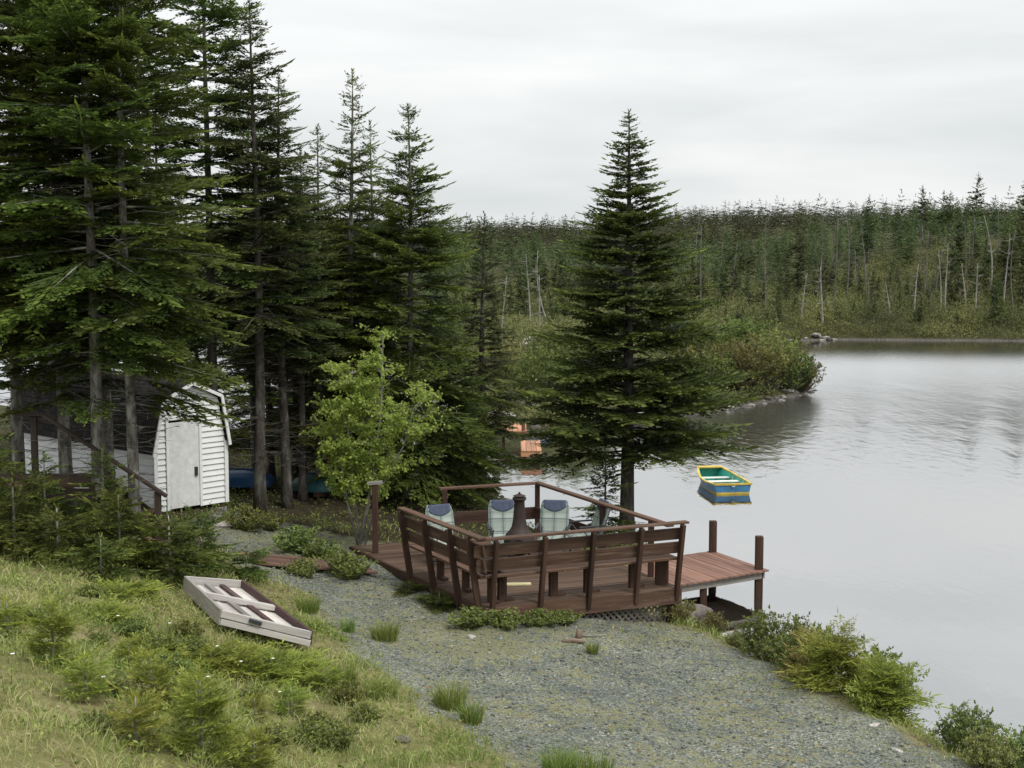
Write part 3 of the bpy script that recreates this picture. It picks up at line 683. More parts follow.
# ---- the young birch
def birch():
    r = np.random.default_rng(77); sb = MB(); tips = []
    stems = [((0, 0, -.1), (.28, .05, 1.3), (.45, .1, 2.6), (.5, .1, 4.0)), ((.05, .05, -.1), (-.1, .1, 1.2), (-.2, .1, 2.4), (-.1, .2, 3.4)), ((.1, -.05, -.1), (.35, -.1, 1.0), (.9, -.15, 2.0), (1.15, -.2, 2.9)), ((0, .1, -.1), (-.2, 0, .9), (-.35, .1, 1.8), (-.4, .2, 2.6))]
    for si, s in enumerate(stems):
        pts = [np.array(p, float) for p in s]; R0 = (.042, .03, .028, .024)[si]
        sb.tube(pts, [R0, R0 * .75, R0 * .5, .006], 7)
        for k in range(26):
            u = r.uniform(.8, 3.0); i = min(2, int(u)); b = pts[i] + (pts[i + 1] - pts[i]) * (u - i)
            az = r.uniform(0, 6.28); h = b[2]; L = np.interp(h, (1.0, 1.8, 2.8, 4), (.5, .68, .66, .30)) * r.uniform(.6, 1.1)
            e = b + np.array([math.cos(az), math.sin(az), r.uniform(.15, .7)]) * L
            m = (b + e) / 2 + np.array([0, 0, .05])
            sb.tube([b, m, e], [.010, .006, .002], 4, False); tips.append((b + (m - b) * .5, m)); tips.append((m, e))
            for j in range(5):
                c = m + (e - m) * r.uniform(-.4, .9); e2 = c + np.array([r.normal(0, .22), r.normal(0, .22), r.uniform(-.08, .2)])
                sb.tube([c, e2], [.004, .0012], 3, False); tips.append((c, e2))
    n = 15500; idx = r.integers(0, len(tips), n); A = np.array([t[0] for t in tips])[idx]; B = np.array([t[1] for t in tips])[idx]
    u = r.random((n, 1)) ** .7; p = A + (B - A) * u + r.normal(0, .03, (n, 3))
    d = r.normal(0, .6, (n, 3)); d[:, 2] -= .15
    q = diamonds(p, d, r.uniform(.045, .08, n), r.uniform(.036, .06, n), r.uniform(-1, 1, n), r)
    t = np.clip(.28 + r.uniform(-.2, .35, n) + .25 * r.uniform(0, 1, len(tips))[idx], 0, 1)
    cm = quad_mesh('birch_leaves', q, t); cm.materials.append(M['birch_leaf'])
    to = sb.build('t', M['bark_pale'], recalc=False); tm = to.data; bpy.data.objects.remove(to)
    return cm, tm
put_tree('birch_tree', birch(), -2.95, 28.35, 0, 'young bright green birch with a leaning pale stem beside the deck')

# ---- shrubs along the bank of the yard
sA = leaf_plant_mesh('shrub_a', 51, 1.1, .85, 60, 9000, (.075, .034), low=.15)
sB = leaf_plant_mesh('shrub_b', 52, .9, .7, 50, 7000, (.07, .032), low=.12)
sC = leaf_plant_mesh('shrub_c', 53, .7, .6, 40, 4500, (.07, .03), 'alder_leaf', low=.1)
sF = conifer_mesh('bank_fir', 54, .95, .03, .85, kind='small', shape=.5, gap=.05, per=(7, 10), inner=False, mat='sapling', thin=.25, r0=.012, jit=2.2)
sG = conifer_mesh('rust_fir', 55, .9, .03, .6, kind='small', shape=.6, gap=.07, per=(5, 7), inner=False, mat='rust_leaf', thin=.2, r0=.013)
sH = leaf_plant_mesh('shrub_h', 56, .38, .42, 34, 2600, (.055, .03), 'plant_leaf', low=.1, dome=.8)
for me, x, y, s, rz, lab in [
    (sA, 4.05, 22.6, .72, .2, 'big rounded leafy shrub on the bank right of the dock reflection'),
    (sB, 4.35, 21.7, .8, 1.4, 'leafy shrub on the bank behind the rusty little fir'),
    (sB, 5.1, 20.6, .95, 2.7, 'tall leafy shrub at the water behind the green bank fir'),
    (sC, 3.3, 24.4, .5, 3.3, 'small loose shrub below the right corner of the deck'),
    (sC, 2.75, 24.75, .6, .9, 'small yellowish shrub against the lattice under the deck'),
    (sA, 5.95, 17.0, .5, 4.3, 'leafy shrub at the lower right corner beside the water'),
    (sB, 5.6, 17.8, .7, 5.0, 'low leafy shrub between the bank fir and the corner shrub'),
    (sC, 5.5, 16.8, .6, 1.0, 'low yellow green shrub at the gravel edge by the lower right corner'),
    (sC, 3.6, 23.5, .38, 2.0, 'little yellowish shrub at the gravel edge before the big leafy one')]:
    put_plant('shrub', me, x, y, lab, s=s, rz=rz)
for me, x, y, s, rz, lab in [
    (sF, 4.5, 20.2, .8, .2, 'bright green spreading little fir on the bank edge'),
    (sF, 4.9, 19.3, .68, 2.2, 'yellow green little fir at the lower end of the bank firs'),
    (sG, 4.25, 20.9, .85, 1.0, 'rusty brown little fir at the top of the bank firs')]:
    put_tree('bank_fir', me, x, y, rz, lab, s=s, cat='young fir')
# low growth along the deck foot
for x, y, s, rz, me, lab in [
    (-1.2, 24.2, .55, .3, yB, 'low dark juniper mat under the left bench'), (-1.75, 25.0, .5, 2.0, yB, 'low dark juniper mat at the deck end near the boardwalk'),]:
    o = put_tree('low_juniper', me, x, y, rz, lab, s=s, cat='juniper'); o.scale = (s, s, s * .42)
for x, y, s, rz, lab in [
    (-.62, 22.95, 1.0, 0, 'bright leafy ground plant at the near corner of the deck'), (-.15, 23.05, .9, 1.2, 'leafy ground plant along the deck front, second from the corner'),
    (.42, 23.3, .85, 2.0, 'leafy ground plant under the deck fascia near its middle'), (.85, 23.5, .7, 3.0, 'small leafy ground plant where the deck lattice begins'),
    (-2.85, 25.55, 1.15, 4.1, 'leafy bush at the foot of the birch on the boardwalk'), (-4.0, 27.3, 1.2, .4, 'bright leafy ground plant behind the boardwalk'),
    (-3.5, 26.9, 1.0, 5.0, 'leafy ground plant between the boardwalk and the birch'), (-5.15, 28.4, 1.1, 2.2, 'leafy ground plant in front of the blue hull'),
    (-4.75, 28.9, .9, 3.2, 'small leafy ground plant beside the tallest dark fir'), (-3.6, 25.3, .8, 1.2, 'small leafy plant on the near edge of the boardwalk')]:
    put_plant('ground_plant', sH, x, y, lab, s=s, rz=rz, cat='plant', sz=.62 if y < 25 else .85)
rw = np.random.default_rng(91)
for k in range(34):
    x = rw.uniform(-6.0, -1.6); y = rw.uniform(11.5, 20.5)
    if float(poly_sd(x, y, GRAVEL)) > -.3 or (-5 < x < -2.4 and 18.8 < y): continue
    put_plant('weed', sH, x, y, 'low leafy weed in the grass of the slope', 'leafy weeds on the slope', rw.uniform(.35, .75), rw.uniform(0, 6), 'plant', sz=rw.uniform(.6, 1.1))
# spreading low firs in front of the white crate
mat_fir = conifer_mesh('mat_fir', 58, .30, .02, .75, kind='small', shape=.3, gap=.022, per=(8, 11), inner=False, mat='sapling', thin=.05, pitch=(22, 8, 2), r0=.012)
for x, y, s, rz, lab in [
    (-4.35, 17.3, .6, .4, 'low spreading fir at the near left corner of the white crate'), (-3.65, 17.75, .72, 1.6, 'low spreading fir along the near side of the white crate'),
    (-2.95, 17.9, .85, 2.9, 'largest low spreading fir below the white crate'), (-5.2, 18.6, .55, 4.0, 'smallest low spreading fir left of the white crate'), (-5.4, 20.3, .7, 5.0, 'low spreading fir on the slope crest left of the crate')]:
    put_tree('spreading_fir', mat_fir, x, y, rz, lab, s=s, cat='young fir')
# seedlings on the slope
seed_m = [conifer_mesh('seedling_%d' % k, 60 + k, (.75, .6, .5)[k], .04, (.38, .34, .32)[k], kind='small', shape=.7, gap=.06, per=(4, 6), inner=False, mat='sapling', thin=.1, r0=.011, pitch=(45, 25, 12)) for k in range(3)]
for k, x, y, s, rz, lab in [
    (0, -4.35, 13.9, 1.0, 0, 'tallest spruce seedling on the upper left of the grassy slope'), (0, -2.62, 12.3, 1.2, 1, 'bushy yellow green seedling low on the slope, biggest of all'),
    (1, -3.35, 13.6, 1.0, 2, 'dark stemmed seedling in the middle of the slope'), (1, -3.0, 13.9, .9, 3, 'seedling leaning beside the dark stemmed one'),
    (2, -3.1, 12.0, 1.1, 4, 'low seedling left of the biggest yellow green one'), (2, -2.5, 16.5, .9, 5, 'seedling on the lower slope beside the gravel'),
    (1, -4.9, 13.1, .8, 6, 'seedling near the left edge of the slope'), (2, -3.75, 12.9, 1.0, .5, 'broad low seedling under the tallest one'),
    (1, -3.15, 17.6, .8, 1.5, 'small seedling just below the spreading firs'), (2, -2.25, 17.7, .9, 2.5, 'seedling next to a grass tuft at the gravel edge'),
    (2, -5.4, 15.7, 1.1, 3.5, 'seedling high on the slope at the left edge'), (1, -2.2, 12.4, .9, 4.5, 'seedling just right of the biggest yellow green one'),
    (2, -2.75, 15.6, .7, 5.5, 'little seedling in the straw coloured grass'), (1, -3.9, 14.9, .7, .2, 'small seedling behind the tallest one')]:
    put_tree('spruce_seedling', seed_m[k], x, y, rz, lab, s=s * .8, cat='seedling')
# grass tufts
tf = [tuft_mesh('tuft_%d' % k, 70 + k, (260, 420, 300)[k], (.30, .34, .26)[k], (.26, .4, .5)[k]) for k in range(3)]
for k, x, y, s, lab in [
    (1, -1.87, 21.6, 1.0, 'green grass tuft in the gravel below the left bench'), (0, -2.45, 21.9, .85, 'small grass tuft left of the one below the bench'),
    (1, -.76, 17.7, 1.05, 'thick green grass tuft in the middle of the gravel edge'), (0, -.48, 17.2, 1.05, 'grass tuft just right of the thick middle one'),
    (2, -1.62, 17.8, 1.0, 'wide loose grass tuft on the gravel edge'), (1, -2.1, 18.1, .9, 'grass tuft beside the seedling at the gravel edge'),
    (0, 1.2, 21.8, .7, 'small lone grass tuft out on the gravel'), (1, -3.15, 22.7, .9, 'grass tuft right of the white crate'),
    (1, .5, 15.35, .95, 'grass tuft at the bottom edge of the gravel'), (2, .85, 15.5, 1.0, 'loose grass tuft at the bottom right of its neighbour'),
    (2, -2.9, 21.4, .7, 'small loose tuft at the lower corner of the white crate')]:
    o = bpy.data.objects.new('grass_tuft', tf[k]); COL.objects.link(o); o.location = (x, y, gz(x, y)); o.scale = (s, s, s); o.rotation_euler = (0, 0, x * 7)
    tag(o, lab, 'grass tuft')
# white wild flowers on the slope
r = np.random.default_rng(5)
fm = MB(); fm.tube([(0, 0, 0), (.01, 0, .16), (.02, .01, .27)], [.004, .003, .002], 4)
flower_stem = fm.build('stem', M['sapling']); stem_me = flower_stem.data; bpy.data.objects.remove(flower_stem)
hd = diamonds(np.repeat(np.array([[.02, .01, .27]]), 9, 0), np.stack([np.cos(np.arange(9) * .7), np.sin(np.arange(9) * .7), np.full(9, .5)], 1), np.full(9, .026), np.full(9, .018), np.zeros(9), r)
M['petal'] = flat_mat('white_petals', (.78, .78, .74), .7, .1)
head_me = quad_mesh('petals', hd, np.zeros(9)); head_me.materials.append(M['petal'])
for k in range(10):
    x = r.uniform(-5.6, -2.6); y = r.uniform(12.5, 18.5)
    put_plant('wild_flower', (head_me, stem_me), x, y, 'white wild flower in the grass of the slope', 'white flowers on the slope', 1.0, r.uniform(0, 6), 'flower', ('petals', 'stem'))

# ---- ground cover: grass on the slope, thin growth on the gravel
def scatter_grass():
    r = np.random.default_rng(9); n = 270000
    th = r.uniform(-20.5, 20.5, n) * math.pi / 180; d = 9 + 22 * r.random(n) ** 1.35; x = d * np.sin(th); y = d * np.cos(th)
    sd = poly_sd(x, y, GRAVEL); s = shore(x, y)
    patch = .5 + .5 * wob(x * 1.9, y * 1.3) * .6 + .4 * wob(x * 5.1 + 3, y * 3.7)
    shade = np.maximum(sstep(-4.6, -5.6, x) * sstep(21.5, 24, y), sstep(28, 29, y) * sstep(2, .6, x))
    deck = poly_sd(x, y, np.array([(-.43, 23.1), (2.8, 24.5), (.5, 29.2), (-3.1, 28.0)]))
    p = np.where(sd > 0, .10 * np.exp(-sd * 1.1) + .05 * (patch > .62) + .16 * (wob(x * 6.1, y * 4.3) > .62), .75) * np.where(sd < 0, np.clip(patch * 1.5 - .25, .06, 1), 1) * (1 - .75 * shade) * (s > .25) * (deck < 0)
    keep = r.random(n) < p; x = x[keep]; y = y[keep]; sd = sd[keep]; patch = patch[keep]; d = d[keep]; n = len(x)
    z = ground(x, y)
    dry = r.random(n) < np.clip(.60 + .55 * wob(x * 1.25 + 2, y * .8 + 1) + .3 * wob(x * 3.3, y * 2.2), .08, .93)
    h = np.where(sd > 0, r.uniform(.03, .09, n), r.uniform(.07, .22, n)) * np.where(dry, 1.0, .9)
    az = r.uniform(0, 6.28, n); tl = np.where(dry, r.uniform(.3, 1.8, n), r.uniform(.1, .9, n))
    pp = np.stack([x, y, z - .01], 1)
    d1 = unit(np.stack([np.cos(az) * tl * .5, np.sin(az) * tl * .5, np.ones(n)], 1)); d2 = unit(np.stack([np.cos(az) * tl * 1.5, np.sin(az) * tl * 1.5, np.ones(n) * .6], 1))
    m = pp + d1 * (h * .55)[:, None]; e = m + d2 * (h * .55)[:, None]
    sa = r.uniform(0, 3.14, n); wd = r.uniform(.004, .009, n) * np.clip(d / 14, .8, 1.6); sv = np.stack([np.cos(sa), np.sin(sa), np.zeros(n)], 1) * wd[:, None] / 2
    t = np.where(dry, r.uniform(.55, 1.0, n) ** 1.2, r.uniform(0, .5, n))
    q = np.concatenate([np.stack([pp - sv, pp + sv, m + sv, m - sv], 1), np.stack([m - sv, m + sv, e + sv * .15, e - sv * .15], 1)])
    o = link_mesh('grass', quad_mesh('grass', q, np.concatenate([t, t])), M['grass']); tag(o, 'straw and green grass over the slope and the gravel edges', kind='stuff')
    # broad little leaves among the grass, and low scrub on the forest floor
    n = 60000; th = r.uniform(-20.5, 20.5, n) * math.pi / 180; d = np.sqrt(r.uniform(9.0 ** 2, 47 ** 2, n)); x = d * np.sin(th); y = d * np.cos(th)
    sd = poly_sd(x, y, GRAVEL); s = shore(x, y); pt = .5 + .35 * wob(x * 2.3 + 1, y * 1.9) + .25 * wob(x * 7.1, y * 6.3)
    deck = poly_sd(x, y, np.array([(-.43, 23.1), (2.8, 24.5), (.5, 29.2), (-3.1, 28.0)]))
    keep = (sd < -.05) & (s > .12) & (deck < 0) & (r.random(n) < np.clip(pt * 1.5 - .35, 0, 1)); x = x[keep]; y = y[keep]; n = len(x); z = ground(x, y)
    c = np.stack([x, y, z], 1); k = 4
    p = np.repeat(c, k, 0) + np.stack([r.normal(0, .05, n * k), r.normal(0, .05, n * k), r.uniform(0, .15, n * k)], 1)
    q = diamonds(p, r.normal(0, 1, (n * k, 3)) + [0, 0, .5], r.uniform(.03, .07, n * k), r.uniform(.015, .035, n * k), r.uniform(-1, 1, n * k), r)
    o = link_mesh('undergrowth', quad_mesh('undergrowth', q, np.clip(np.repeat(r.uniform(.2, .9, n), k) + r.uniform(-.1, .2, n * k), 0, 1)), M['plant_leaf'])
    tag(o, 'low leafy ground cover among the grass and under the firs', kind='stuff')
scatter_grass()

def scatter_stones():
    r = np.random.default_rng(10); n = 60000
    th = r.uniform(-20.5, 20.5, n) * math.pi / 180; d = np.sqrt(r.uniform(13.0 ** 2, 31 ** 2, n)); x = d * np.sin(th); y = d * np.cos(th)
    sd = poly_sd(x, y, GRAVEL); keep = (sd + r.normal(0, .25, n) > .05) & (shore(x, y) > .1); x = x[keep]; y = y[keep]; n = len(x); z = ground(x, y)
    O = np.array([(1, 0, 0), (0, 1, 0), (-1, 0, 0), (0, -1, 0), (0, 0, .8), (0, 0, -.8)], float)
    F_ = np.array([(0, 1, 4), (1, 2, 4), (2, 3, 4), (3, 0, 4), (1, 0, 5), (2, 1, 5), (3, 2, 5), (0, 3, 5)])
    sz = np.minimum(.034, .0072 * (1 - r.random(n)) ** -.42)
    V = O[None] * r.uniform(.6, 1.3, (n, 6, 1)) * sz[:, None, None]
    a = r.uniform(0, 6.28, n); ca, sa = np.cos(a)[:, None], np.sin(a)[:, None]
    V = np.stack([V[..., 0] * ca - V[..., 1] * sa, V[..., 0] * sa + V[..., 1] * ca, V[..., 2]], -1) + np.stack([x, y, z + sz * .25], 1)[:, None]
    me = bpy.data.meshes.new('gravel'); me.vertices.add(n * 6); me.vertices.foreach_set('co', V.astype(np.float32).ravel())
    f = (F_[None] + (np.arange(n) * 6)[:, None, None]).reshape(-1, 3); m_ = len(f)
    me.loops.add(m_ * 3); me.loops.foreach_set('vertex_index', f.astype(np.int32).ravel()); me.polygons.add(m_)
    me.polygons.foreach_set('loop_start', np.arange(0, 3 * m_, 3, dtype=np.int32)); me.polygons.foreach_set('loop_total', np.full(m_, 3, dtype=np.int32))
    at_ = me.attributes.new('tint', 'FLOAT', 'POINT'); at_.data.foreach_set('value', np.repeat(r.random(n), 6).astype(np.float32))
    me.update(); me.validate()
    m, t, out = new_mat('gravel_stones'); c = ramp(t, attr(t, 'tint'), [(0, (.088, .097, .088)), (.5, (.152, .164, .147)), (.9, (.22, .23, .205)), (1, (.33, .335, .31))]); principled(t, out, c, .9, None, .15)
    o = link_mesh('gravel', me, m); tag(o, 'crushed grey green stone spread over the yard', kind='stuff')
scatter_stones()

def scatter_litter():
    r = np.random.default_rng(19); n = 5200
    th = r.uniform(-20, 20, n) * math.pi / 180; d = np.sqrt(r.uniform(9.0 ** 2, 30 ** 2, n)); x = d * np.sin(th); y = d * np.cos(th)
    deck = poly_sd(x, y, np.array([(-.43, 23.1), (2.8, 24.5), (.5, 29.2), (-3.1, 28.0)])); clump = wob(x * 2.1, y * 1.6) + r.normal(0, .5, n)
    keep = (shore(x, y) > .3) & (deck < 0) & (clump > .1); x = x[keep]; y = y[keep]; n = len(x); z = ground(x, y) + r.uniform(.008, .03, n)
    a = r.uniform(0, 6.28, n); dr = np.stack([np.cos(a), np.sin(a), r.normal(0, .12, n)], 1)
    tw = r.random(n) < .5
    q = diamonds(np.stack([x, y, z], 1), dr, np.where(tw, r.uniform(.06, .28, n), r.uniform(.03, .07, n)), np.where(tw, r.uniform(.005, .011, n), r.uniform(.02, .045, n)), r.normal(0, .4, n), r)
    m, t, out = new_mat('dry_litter'); principled(t, out, ramp(t, attr(t, 'tint'), [(0, (.08, .05, .03)), (.6, (.22, .14, .075)), (1, (.42, .36, .27))]), .9, None, .1)
    o = link_mesh('litter', quad_mesh('litter', q, r.random(n)), m); tag(o, 'dry twigs and dead leaves scattered over the ground', kind='stuff')
scatter_litter()

# ------------------------------------------------------------------ the wood across the water
def far_set():
    out = []
    for k in range(9):
        r = np.random.default_rng(200 + k); H = (5.6, 6.4, 5.0, 6.8, 4.4, 5.8, 3.6, 6.1, 4.9)[k]
        out.append(conifer_mesh('far_fir_%d' % k, 300 + k, H, H * (.05, .2, .08, .42, .04, .15, .03, .5, .1)[k], (1.5, 1.15, 1.4, 1.1, 1.7, 1.15, 1.7, 1.1, 1.45)[k], kind='far', shape=.75, gap=.27, per=(5, 7), thin=.10,
                                pitch=(40, 12, -4), mat='far_needles', barkm='bark_dark' if k % 3 else 'bark', jit=1.8, r0=.05, inner=False, dead=(0, 4, 0, 8, 0, 4, 0, 8, 0)[k], sway=.08, top_thin=.25))
    return out
FARS = far_set()
r = np.random.default_rng(21)
cand = []
n = 26000; X = r.uniform(-40, 75, n); Y = r.uniform(54, 190, n)
S = shore(X, Y); Zs = ground(X, Y)
inview = (np.abs(X / Y) < .365) & (S > 1.6)
occ = {}
for x, y, s_, z in zip(X[inview], Y[inview], S[inview], Zs[inview]):
    cell = 1.7 + (.7 if y > 120 else 0)
    if 450 < 512 + 1500 * x / y < 760 and y < 84 and s_ < 13: cell = 4.6             # the open shrubby shore left of the tip
    elif x > 3 and y < 96: cell = 2.9
    elif y > 98 and x > 12 and s_ < 9: cell = 2.0
    elif wob(x * .30 + 2, y * .16) > .30: cell = 4.4                                  # gaps in the wood
    key = (int(x / cell), int(y / cell / 1.2), cell)
    if key in occ: continue
    occ[key] = 1; cand.append((y, x, s_, z))
cand = [c for c in cand if not (c[1] < -5.5 and c[0] < 130 and (int(c[0] * 7) % 3))]
cand.sort()
near_t, rest_t = [], []
for c in cand:
    u = 512 + 1500 * c[1] / c[0]
    if 440 < u < 1050 and len(near_t) < 285: near_t.append(c)
    else: rest_t.append(c)
def hill(x, y): return float(np.interp(x / y * 110, (-20, 0, 5, 10, 20, 26, 34, 45), (.66, .66, .62, .52, .52, .56, .68, .74)) * (.92 + .24 * wob(x * .45 + 1, y * .17) + .12 * wob(x * 1.3, y * .4)))
FAR_LAB = {'a': ('dark spruce in the wood on the far shore right of the point', 'spruces on the far right shore'),
           'b': ('spruce on the shrubby slope behind the point, beyond the big spruce', 'spruces behind the point'),
           'c': ('spruce in the wood between the fir row and the big spruce', 'spruces left of the big spruce')}
for i, (y, x, s_, z) in enumerate(near_t):
    u = 512 + 1500 * x / y
    lab, grp = FAR_LAB['a' if u > 800 else ('b' if u > 640 else 'c')]
    h = float(np.clip(r.normal(.84, .28), .35, 1.4)) * hill(x, y)
    h *= .5 + .5 * float(sstep(3, 15, s_))
    if y < 84 and x < 14: h *= .72
    put_tree('far_spruce', FARS[r.integers(9)], x, y, r.uniform(0, 6.28), lab, grp, h, z=z, lean=(r.normal(0, .03), r.normal(0, .03)))

def tree_mass(name, pts, label, mat='far_needles', low=None):
    """the wood further back as one mass: many slim crowns on stems"""
    r = np.random.default_rng(33); kindset = []
    for k in range(8):
        H = 5.0; cbf = (.06, .2, .1, .4, .05, .15, .5, .25)[k]
        cm, tm, _ = conifer_mesh('mass_%d' % k, 500 + k, H, H * cbf, (1.25, 1.0, 1.2, .9, 1.4, 1.1, .8, .9)[k], kind='tiny', shape=.8, gap=.36 if low is None else .6, per=(4, 6) if low is None else (3, 4), jit=1.4, thin=.1, mat=mat, inner=False, sway=.06, r0=.05)
        n = len(cm.vertices); q = np.empty(n * 3, np.float32); cm.vertices.foreach_get('co', q); t = np.empty(n, np.float32); cm.attributes['tint'].data.foreach_get('value', t)
        kindset.append((q.reshape(-1, 4, 3), t.reshape(-1, 4))); bpy.data.meshes.remove(cm); bpy.data.meshes.remove(tm)
    Q = []; T = []; tb = MB()
    for y, x, s_, z in pts:
        H = float(np.clip(r.normal(4.7, 1.4), 1.8, 8.0)) * (hill(x, y) if y < 190 else .75)
        q, t = kindset[r.integers(8)]; a = r.uniform(0, 6.28); ca, sa = math.cos(a), math.sin(a); f = H / 5.0; w_ = f ** .5 * (1 if low is None else 1.5)
        Q.append(np.stack([x + (q[..., 0] * ca - q[..., 1] * sa) * w_, y + (q[..., 0] * sa + q[..., 1] * ca) * w_, z + q[..., 2] * f], -1)); T.append(np.clip(t * .7 + .22 * wob(x * .21 + 4, y * .11) + r.uniform(-.12, .3), 0, 1))
        if low is None and r.random() < .14: tb.tube([(x, y, z - .2), (x + r.normal(0, .1), y, z + H * r.uniform(.7, 1.1))], [.05, .014], 3, False)
    o = link_mesh(name, quad_mesh(name, np.concatenate(Q), np.concatenate(T)), M[mat]); tag(o, label, kind='stuff')
    if tb.v: tag(tb.build('stems', M['bark'], o, recalc=False), kind='stuff')
    return o
tree_mass('forest', rest_t, 'mass of spruces further back in the wood across the water')
ridge = []
for k in range(4200):
    y = r.uniform(190, 520); x = r.uniform(-.37, .37) * y
    s_ = float(shore(x, y)) if y < 260 else 9
    if s_ > 2: ridge.append((y, x, s_, gz(x, y)))
tree_mass('forest', ridge, 'distant wooded ridge along the skyline', low=1)

for i in range(14):
    y = r.uniform(122, 146); u = r.uniform(700, 1035); x = (u - 512) / 1500 * y; h = r.uniform(.72, .95) * (1.08 if u > 860 else .78)
    if float(shore(x, y)) < 4: continue
    put_tree('far_spruce', FARS[(3, 7, 5)[i % 3]], x, y, r.uniform(0, 6.28), 'thin taller spruce standing out on the skyline across the water', 'tall thin spruces on the skyline', h, lean=(r.normal(0, .03), r.normal(0, .03)))
# bleached dead trunks
def snag_mesh(k):
    r = np.random.default_rng(400 + k); mb = MB(); H = (4.2, 5.5, 3.6, 6.2)[k]
    pts = [(0, 0, -.2)] + [((.12 + .1 * k) * math.sin(z * .5 + k) - .1 * math.sin(k), .1 * math.cos(z * .6), z) for z in np.linspace(.6, H, 6)]
    mb.tube(pts, list(np.linspace(.085, .02, 7)), 6)
    for j in range(14):
        z = r.uniform(.35 * H, H * .97); a = r.uniform(0, 6.28); L = r.uniform(.25, .8); i = min(5, max(1, int((z - .6) / (H - .6) * 5) + 1)); b = Vector(pts[i]).lerp(Vector(pts[min(6, i + 1)]), .5)
        mb.tube([b, b + Vector((math.cos(a), math.sin(a), r.uniform(-.1, .5))) * L], [.022, .006], 4, False)
    o = mb.build('snag', M['snag'], recalc=False); me = o.data; bpy.data.objects.remove(o); return me
SN = [snag_mesh(k) for k in range(4)]; SNG = []
for me in SN: g_ = me.copy(); g_.materials.clear(); g_.materials.append(M['dead']); SNG.append(g_)
for i, (u, y, k, s, lab) in enumerate([
    (938, 105, 1, .85, 'tall bleached dead trunk, left one of the close pair on the far right shore'), (946, 105.5, 1, .92, 'tall bleached dead trunk, right one of the close pair on the far right shore'),
    (912, 104.5, 0, .9, 'bleached dead tree with stubby twigs left of the close pair'), (962, 107, 2, .95, 'thin grey dead trunk right of the close pair'),
    (973, 106, 2, 1.0, 'leaning grey dead trunk among the far right firs'), (801, 103, 0, .85, 'bent white dead trunk above the tip of the point'),
    (821, 102.5, 0, 1.0, 'white twiggy dead tree right of the bent one above the point'), (739, 84, 0, .62, 'small dead trunk on the slope behind the point'),
    (541, 78, 0, .8, 'white dead birch trunk left of the big spruce'), (504, 74, 1, .7, 'slim bleached trunk beside the small dark fir'),
    (529, 82, 3, .7, 'grey leafless tree in the wood left of the big spruce'), (549, 86, 3, .75, 'second grey leafless tree, nearer the big spruce'),
    (1004, 108, 1, 1.0, 'pale dead trunk at the right edge of the far shore'), (988, 112, 3, 1.0, 'tall grey dead trunk near the right edge'), (888, 104, 2, .7, 'short bleached stub by the far right shore')]):
    x = (u - 512) / 1500 * y * 1.003
    o = bpy.data.objects.new('dead_tree', SN[k]); COL.objects.link(o); o.location = (x, y, gz(x, y) - .05); o.scale = (s, s, s); o.rotation_euler = (0, R(8 * math.sin(i * 2.1)), i * 1.7)
    tag(o, lab, 'dead tree')

for i in range(26):
    y = r.uniform(101, 122); u = r.uniform(815, 1030) if i < 20 else r.uniform(690, 800); x = (u - 512) / 1500 * y
    if float(shore(x, y)) < 2.5: continue
    s = r.uniform(.7, 1.25)
    o = bpy.data.objects.new('dead_tree', SNG[i % 4]); COL.objects.link(o); o.location = (x, y, gz(x, y) - .05); o.scale = (s * .7, s * .7, s); o.rotation_euler = (0, R(r.normal(0, 4)), i * 1.1)
    tag(o, 'thin grey dead trunk standing among the spruces across the water', 'dead tree', 'dead trunks in the far wood')

# shrubs on the point
pA = leaf_plant_mesh('point_shrub_a', 81, 2.2, 1.4, 60, 9500, (.11, .055), 'alder_leaf', low=.12)
pB = leaf_plant_mesh('point_shrub_b', 82, 2.0, 1.3, 60, 9500, (.11, .055), 'shrub_leaf', low=.12)
POINT = [(13.0, 67.2, 'A', .72, 'shrub at the very tip of the point'), (12.3, 66.6, 'B', .95, 'shrub next to the tip of the point'), (11.4, 65.8, 'A', 1.0, 'tall yellowish shrub on the point, second from the tip'),
         (10.5, 64.9, 'A', .95, 'olive shrub on the front of the point above the fallen log'), (9.6, 64.2, 'A', .9, 'yellow brown shrub in the middle of the point'), (8.7, 63.6, 'B', .8, 'green shrub on the point beside the big spruce'),
         (12.0, 69.0, 'B', 1.15, 'high green shrub on the crown of the point'), (10.8, 68.0, 'B', 1.2, 'highest green shrub on the crown of the point'), (9.5, 67.4, 'B', 1.1, 'green shrub at the back of the point left of the highest'),
         (8.1, 65.8, 'A', 1.0, 'yellowish shrub at the back of the point behind the spruce'), (6.9, 62.2, 'B', .7, 'low shrub partly behind the spruce boughs'), (12.8, 71.2, 'B', .9, 'shrub on the far side of the point'),
         (5.5, 60.6, 'B', .6, 'low shrub on the shore behind the spruce'), (2.2, 57.8, 'B', .75, 'bright shrub on the cove shore left of the spruce'), (.9, 59.5, 'B', .8, 'green shrub above the cove boulders'),
         (2.9, 61.5, 'B', 1.0, 'light green shrub on the slope above the cove'), (1.9, 65.0, 'B', 1.0, 'light green shrub higher on the slope above the cove'), (-.3, 61.5, 'A', .9, 'olive shrub behind the small dark fir')]
for i, (x, y, k, s, lab) in enumerate(POINT):
    put_plant('shore_shrub', pA if k == 'A' else pB, x, y, lab, s=s, rz=i * 1.3)

